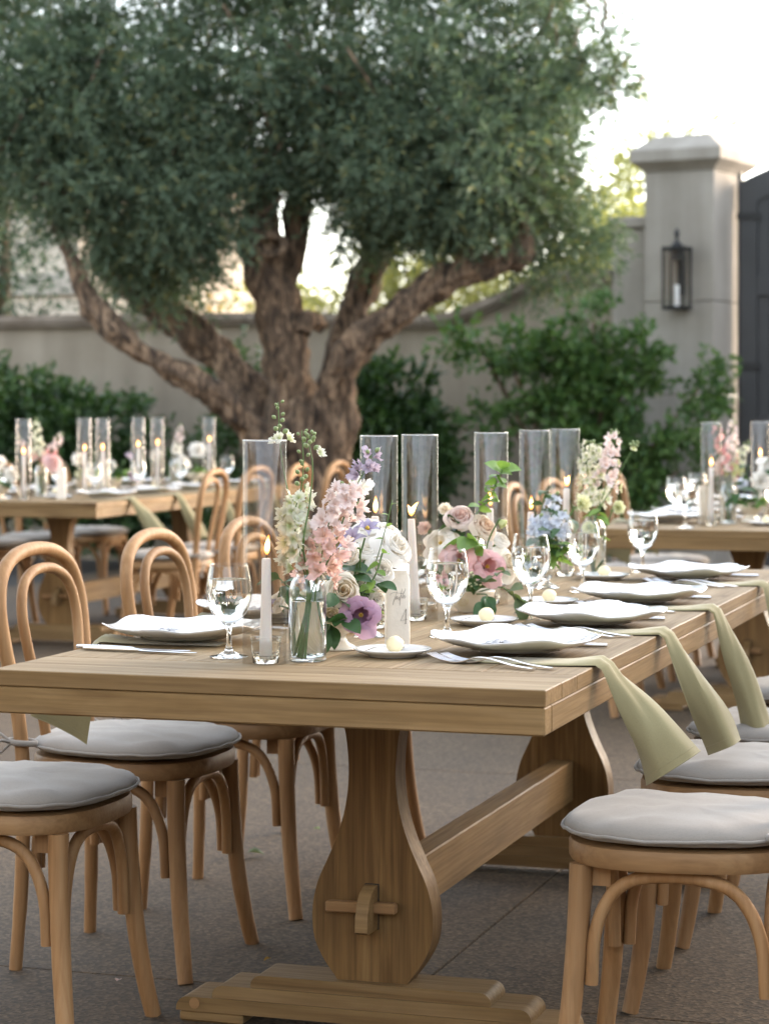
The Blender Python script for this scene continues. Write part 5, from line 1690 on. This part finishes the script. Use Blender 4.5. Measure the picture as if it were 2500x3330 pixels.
foliage([RD,(0.405, 5.800, 0.849),(0.423, 5.760, 0.877)], ls(9,22,(.04,.055),.3), 'narrow green leaves spilling below the blue delphinium', GD, 'leaf_light')
foliage([RD,(0.385, 5.840, 0.870),(0.400, 5.860, 0.974),(0.410, 5.860, 1.007)], ls(8,23,(.035,.05),.45), 'upright green leaves left of the blue delphinium', GD, 'leaf_dark')
foliage([RD,(0.429, 5.800, 0.855),(0.453, 5.780, 0.862)], ls(7,24,(.04,.05),.4), 'green leaves at the right foot of the blue bunch', GD, 'leaf_light')
foliage([RD,(0.445, 5.860, 0.904),(0.477, 5.850, 0.957)], [(.85,(-.5,-.5,.2),.05,.03),(.9,(.3,-.6,-.2),.045,.028)], 'broad leaf on the carnation stem', GD)

# ---- stock in the second bottle
G2 = 'stock stems in the far bottle vase'
B2 = (0.568, 6.300, 0.769)
spike([B2,(0.570, 6.300, 0.918),(0.561, 6.300, 0.968),(0.554, 6.300, 1.018),(0.551, 6.300, 1.069),(0.559, 6.300, 1.125)], 'white stock spike on the left in the far bottle', ['petal_spike'], G2, 34, .34, .97, .0155, .020, 4, seed=11, cup=38)
spike([B2,(0.573, 6.300, 0.918),(0.583, 6.320, 0.980),(0.581, 6.320, 1.043),(0.576, 6.320, 1.087),(0.581, 6.320, 1.113)], 'white stock spike in the middle of the far bottle', ['petal_spike'], G2, 26, .36, .96, .0155, .018, 3, seed=12, cup=38)
spike([B2,(0.573, 6.280, 0.919),(0.595, 6.280, 0.988),(0.607, 6.280, 1.057),(0.615, 6.280, 1.107),(0.625, 6.280, 1.157)], 'pale pink stock spike rising right in the far bottle', ['petal_palepink'], G2, 24, .45, .92, .0175, .017, 5, seed=13, cup=34)
spike([B2,(0.572, 6.260, 0.920),(0.619, 6.260, 1.007),(0.653, 6.260, 1.076),(0.683, 6.260, 1.126)], 'bare green stock shoot leaning far right of the bottle', ['petal_lemon'], G2, 3, .5, .9, .013, .012, 12, seed=14)
flower('ruffled','petal_lemon', (0.551, 6.250, 0.892), (-.2,-.8,.3), .018, tuple(B2), 'small lemon flower at the far bottle neck', G2, 1)
flower('ruffled','petal_lemon', (0.628, 6.250, 0.948), (.5,-.7,.3), .019, tuple(B2), 'small lemon flower drooping right of the far bottle', G2, 2)
foliage([B2,(0.570, 6.270, 0.906),(0.583, 6.260, 0.945)], ls(7,31,(.04,.055),.3), 'narrow leaves around the far bottle neck', G2, 'leaf_light')

# ---- small stems in the ribbed bud vase behind the number block
foliage([(-0.028, 4.620, 0.786),(-0.023, 4.620, 0.832),(-0.017, 4.620, 0.867)], ls(4,41,(.02,.03)), 'green stem standing in the ribbed vase behind the block', None, 'leaf_light')
flower('bud_rose','petal_white', (-0.023, 4.620, 0.878), (.1,-.6,.7), .022, (-0.028, 4.620, 0.786), 'white rosebud in the ribbed vase behind the block', None, 1)

# ================================================================== PLACING: BACK TABLES
def far_decor(fr, tag_, cyls, block, flowers_at, gob, sideR=True, sideL=True):
    for i in range(4):
        if sideR:
            plate_at(fr, .19, VR[i], 20*i, 'white scalloped plate on the right of the %s, %s' % (tag_, ORD[i].replace('front','near')))
            napkin_at(fr, False, VR[i]-.12, 'olive napkin, right edge of the %s, %s' % (tag_, ORD[i].replace('front','near')), ('m', i))
        if sideL:
            plate_at(fr, .81, VL[i], 15*i, 'white scalloped plate on the left of the %s, %s' % (tag_, ORD[i].replace('front','near')))
            napkin_at(fr, True, VL[i]-.05, 'olive napkin, left edge of the %s, %s' % (tag_, ORD[i].replace('front','near')), ('l', i))
    wd = ('first','second','third','fourth','fifth','sixth','seventh','eighth','ninth')
    for i, (u, v, h, ln) in enumerate(cyls):
        candle_set(fr, u, v, '%s white taper candle from the near end, %s' % (wd[i], tag_), h, ln, False, 1.0, 0, 0, 0)
    if block:
        number_block(fr, *block, 'cream number block on the %s' % tag_, 20)
    for i, (u, v) in enumerate(gob):
        goblet(fr, u, v, '%s water goblet along the %s' % (wd[i], tag_))
    for i, (u, v) in enumerate(((.40,.42),(.40,1.05),(.40,1.6),(.62,.82),(.62,1.4))):
        side_plate(fr, u, v, '%s small side plate along the %s' % (wd[i], tag_), '%s butter ball along the %s' % (wd[i], tag_), None, 30*i)
    q = random.Random(len(tag_))
    for k, (kind, u, v, items) in enumerate(flowers_at):
        desc = '%s %s from the near end of the %s' % (wd[k], 'bottle vase' if kind == 'bottle' else 'cream flower bowl', tag_)
        root = fr.at(u, v, TOP+.01)
        if kind == 'bottle':
            bottle(fr, u, v, desc)
        else:
            compote(fr, u, v, desc); root = fr.at(u, v, TOP+.06)
        G = 'flowers in the ' + desc
        for n_, it in enumerate(items):
            if it[0] == 'spike':
                _, mats, dx, dz, lab = it
                p0 = root; p1 = root + Vector((dx*.15, 0, .155)); p2 = root + Vector((dx*.5, 0, .155+(dz-.155)*.45)); p3 = root + Vector((dx, 0, dz))
                spike([p0, p1, p2, p3], lab + ', ' + tag_, mats, G, 20, .42, .93, .018, .018, 4, seed=k*7+n_)
            elif it[0] == 'leaf':
                _, dx, dz, lab = it
                foliage([root, root + Vector((dx*.4,-.02,dz*.5)), root + Vector((dx,-.04,dz))], ls(8, n_+k*5, (.04,.06), .5), lab + ', ' + tag_, G, 'leaf_dark' if n_ % 2 else 'leaf_light')
            else:
                kd, mt, dx, dz, Rr, lab = it
                flower(kd, mt, root + Vector((dx, -.03 + q.uniform(-.03,.03), dz)), (dx*6, -.7, .5), Rr, root, lab + ', ' + tag_, G, n_)

far_decor(FARL, 'far left table',
  [(.5,.22,.21,0),(.5,.93,.215,.1),(.5,1.16,.215,-.1),(.5,1.63,.225,0),(.5,1.90,.23,.1),(.5,2.68,.24,0)],
  (.36,.36),
  [('bottle', .60,.62, [('spike',['petal_spike'],-.03,.40,'tall greenish white spike'),('spike',['petal_pink','petal_palepink'],.11,.32,'pink spike leaning right'),('spike',['petal_blush','petal_palepink'],-.13,.30,'blush spike leaning left'),('open_rose','petal_coral',.07,.17,.04,'coral flower at the bottle mouth')]),
   ('bowl', .62,.20, [('ruffled','petal_white',.0,.12,.035,'round white bloom'),('open_rose','petal_white',.06,.07,.03,'white rose low right'),('leaf',-.05,.05,'leaves on the left side'),('leaf',.06,.03,'leaves on the right side')]),
   ('bowl', .55,1.02, [('ruffled','petal_white',-.02,.12,.035,'round white bloom beside the second taper'),('rose','petal_lemon',.0,.05,.03,'lemon rose low'),('leaf',.05,.08,'leafy stem right')]),
   ('bowl', .56,1.42, [('open_rose','petal_white',-.03,.08,.04,'open white rose'),('rose','petal_mauve',.12,.03,.03,'mauve rose right'),('clematis','petal_lilac',.09,.13,.03,'lilac clematis'),('leaf',.02,.09,'dark leaves in the middle'),('leaf',.1,.06,'dark leaves right')]),
   ('bottle', .55,2.28, [('spike',['petal_white','petal_palepink'],.03,.36,'tall white spike at the far end'),('ruffled','petal_white',-.10,.17,.035,'white bloom left of the far spike'),('open_rose','petal_white',.05,.14,.035,'white rose under the far spike')]),
   ('bowl', .52,2.5, [('ruffled','petal_white',.02,.14,.05,'wide white bloom beside the last taper'),('rose','petal_cream',-.1,.02,.03,'cream rose low left'),('leaf',.06,.04,'leaves beneath the wide bloom')])],
  [(.38,.80),(.38,1.36),(.38,1.95),(.40,2.72),(.66,.35),(.66,.95),(.66,1.55)])
far_decor(FARR, 'back right table',
  [(.60,.34,.215,.05),(.50,.95,.24,0),(.44,1.02,.24,.2)],
  (.66,.52),
  [('bottle', .56,.50, [('spike',['petal_palepink','petal_pink'],-.05,.40,'pale pink spike behind the front cylinder'),('spike',['petal_pink','petal_palepink'],.02,.41,'pink spike right of the front cylinder'),('spike',['petal_lemon','petal_spike'],.08,.32,'green and white spike'),('leaf',.08,.22,'green leaves beside the spikes')]),
   ('bowl', .50,.70, [('ruffled','petal_white',.03,.10,.04,'round white bloom on the left'),('open_rose','petal_white',.07,.16,.04,'open white rose at the top'),('rose','petal_white',.11,.20,.03,'highest white rose'),('rose','petal_pink',.15,.10,.03,'pink rose at the photo edge'),('ruffled','petal_blue',-.04,.09,.025,'blue flower low left'),('leaf',-.03,.04,'dark leaves left'),('leaf',.05,.03,'dark leaves below'),('leaf',.16,.30,'tall green leafy stem')])],
  [(.83,.84),(.86,1.5),(.42,.80),(.66,.12)], True, True)

# ---- leaves and petals dropped on the paving
for k, (p, L, w, mt, lab) in enumerate((((-0.372, 6.270, 0.001),.05,.036,'leaf_grey','grey-green leaf lying on the paving behind the chair legs'),((-0.563, 4.870, 0.001),.02,.014,'petal_blush','pale pink petal on the paving between the left chairs'),((-0.186, 6.630, 0.000),.02,.012,'leaf_light','tiny green leaf on the paving behind the pedestal'),((-0.249, 5.070, 0.001),.02,.012,'orange_leaf','small brown leaf on the paving beside the chair foot'))):
    o = obj('fallen_leaf' if 'leaf' in lab else 'fallen_petal', leaf_mesh(L, w, M[mt], .5, .5, k), None, (p[0], p[1], .012), (0, R(-20), k*1.3))
    tag(o, lab, 'leaf' if 'leaf' in lab else 'petal')
bpy.context.view_layer.update()
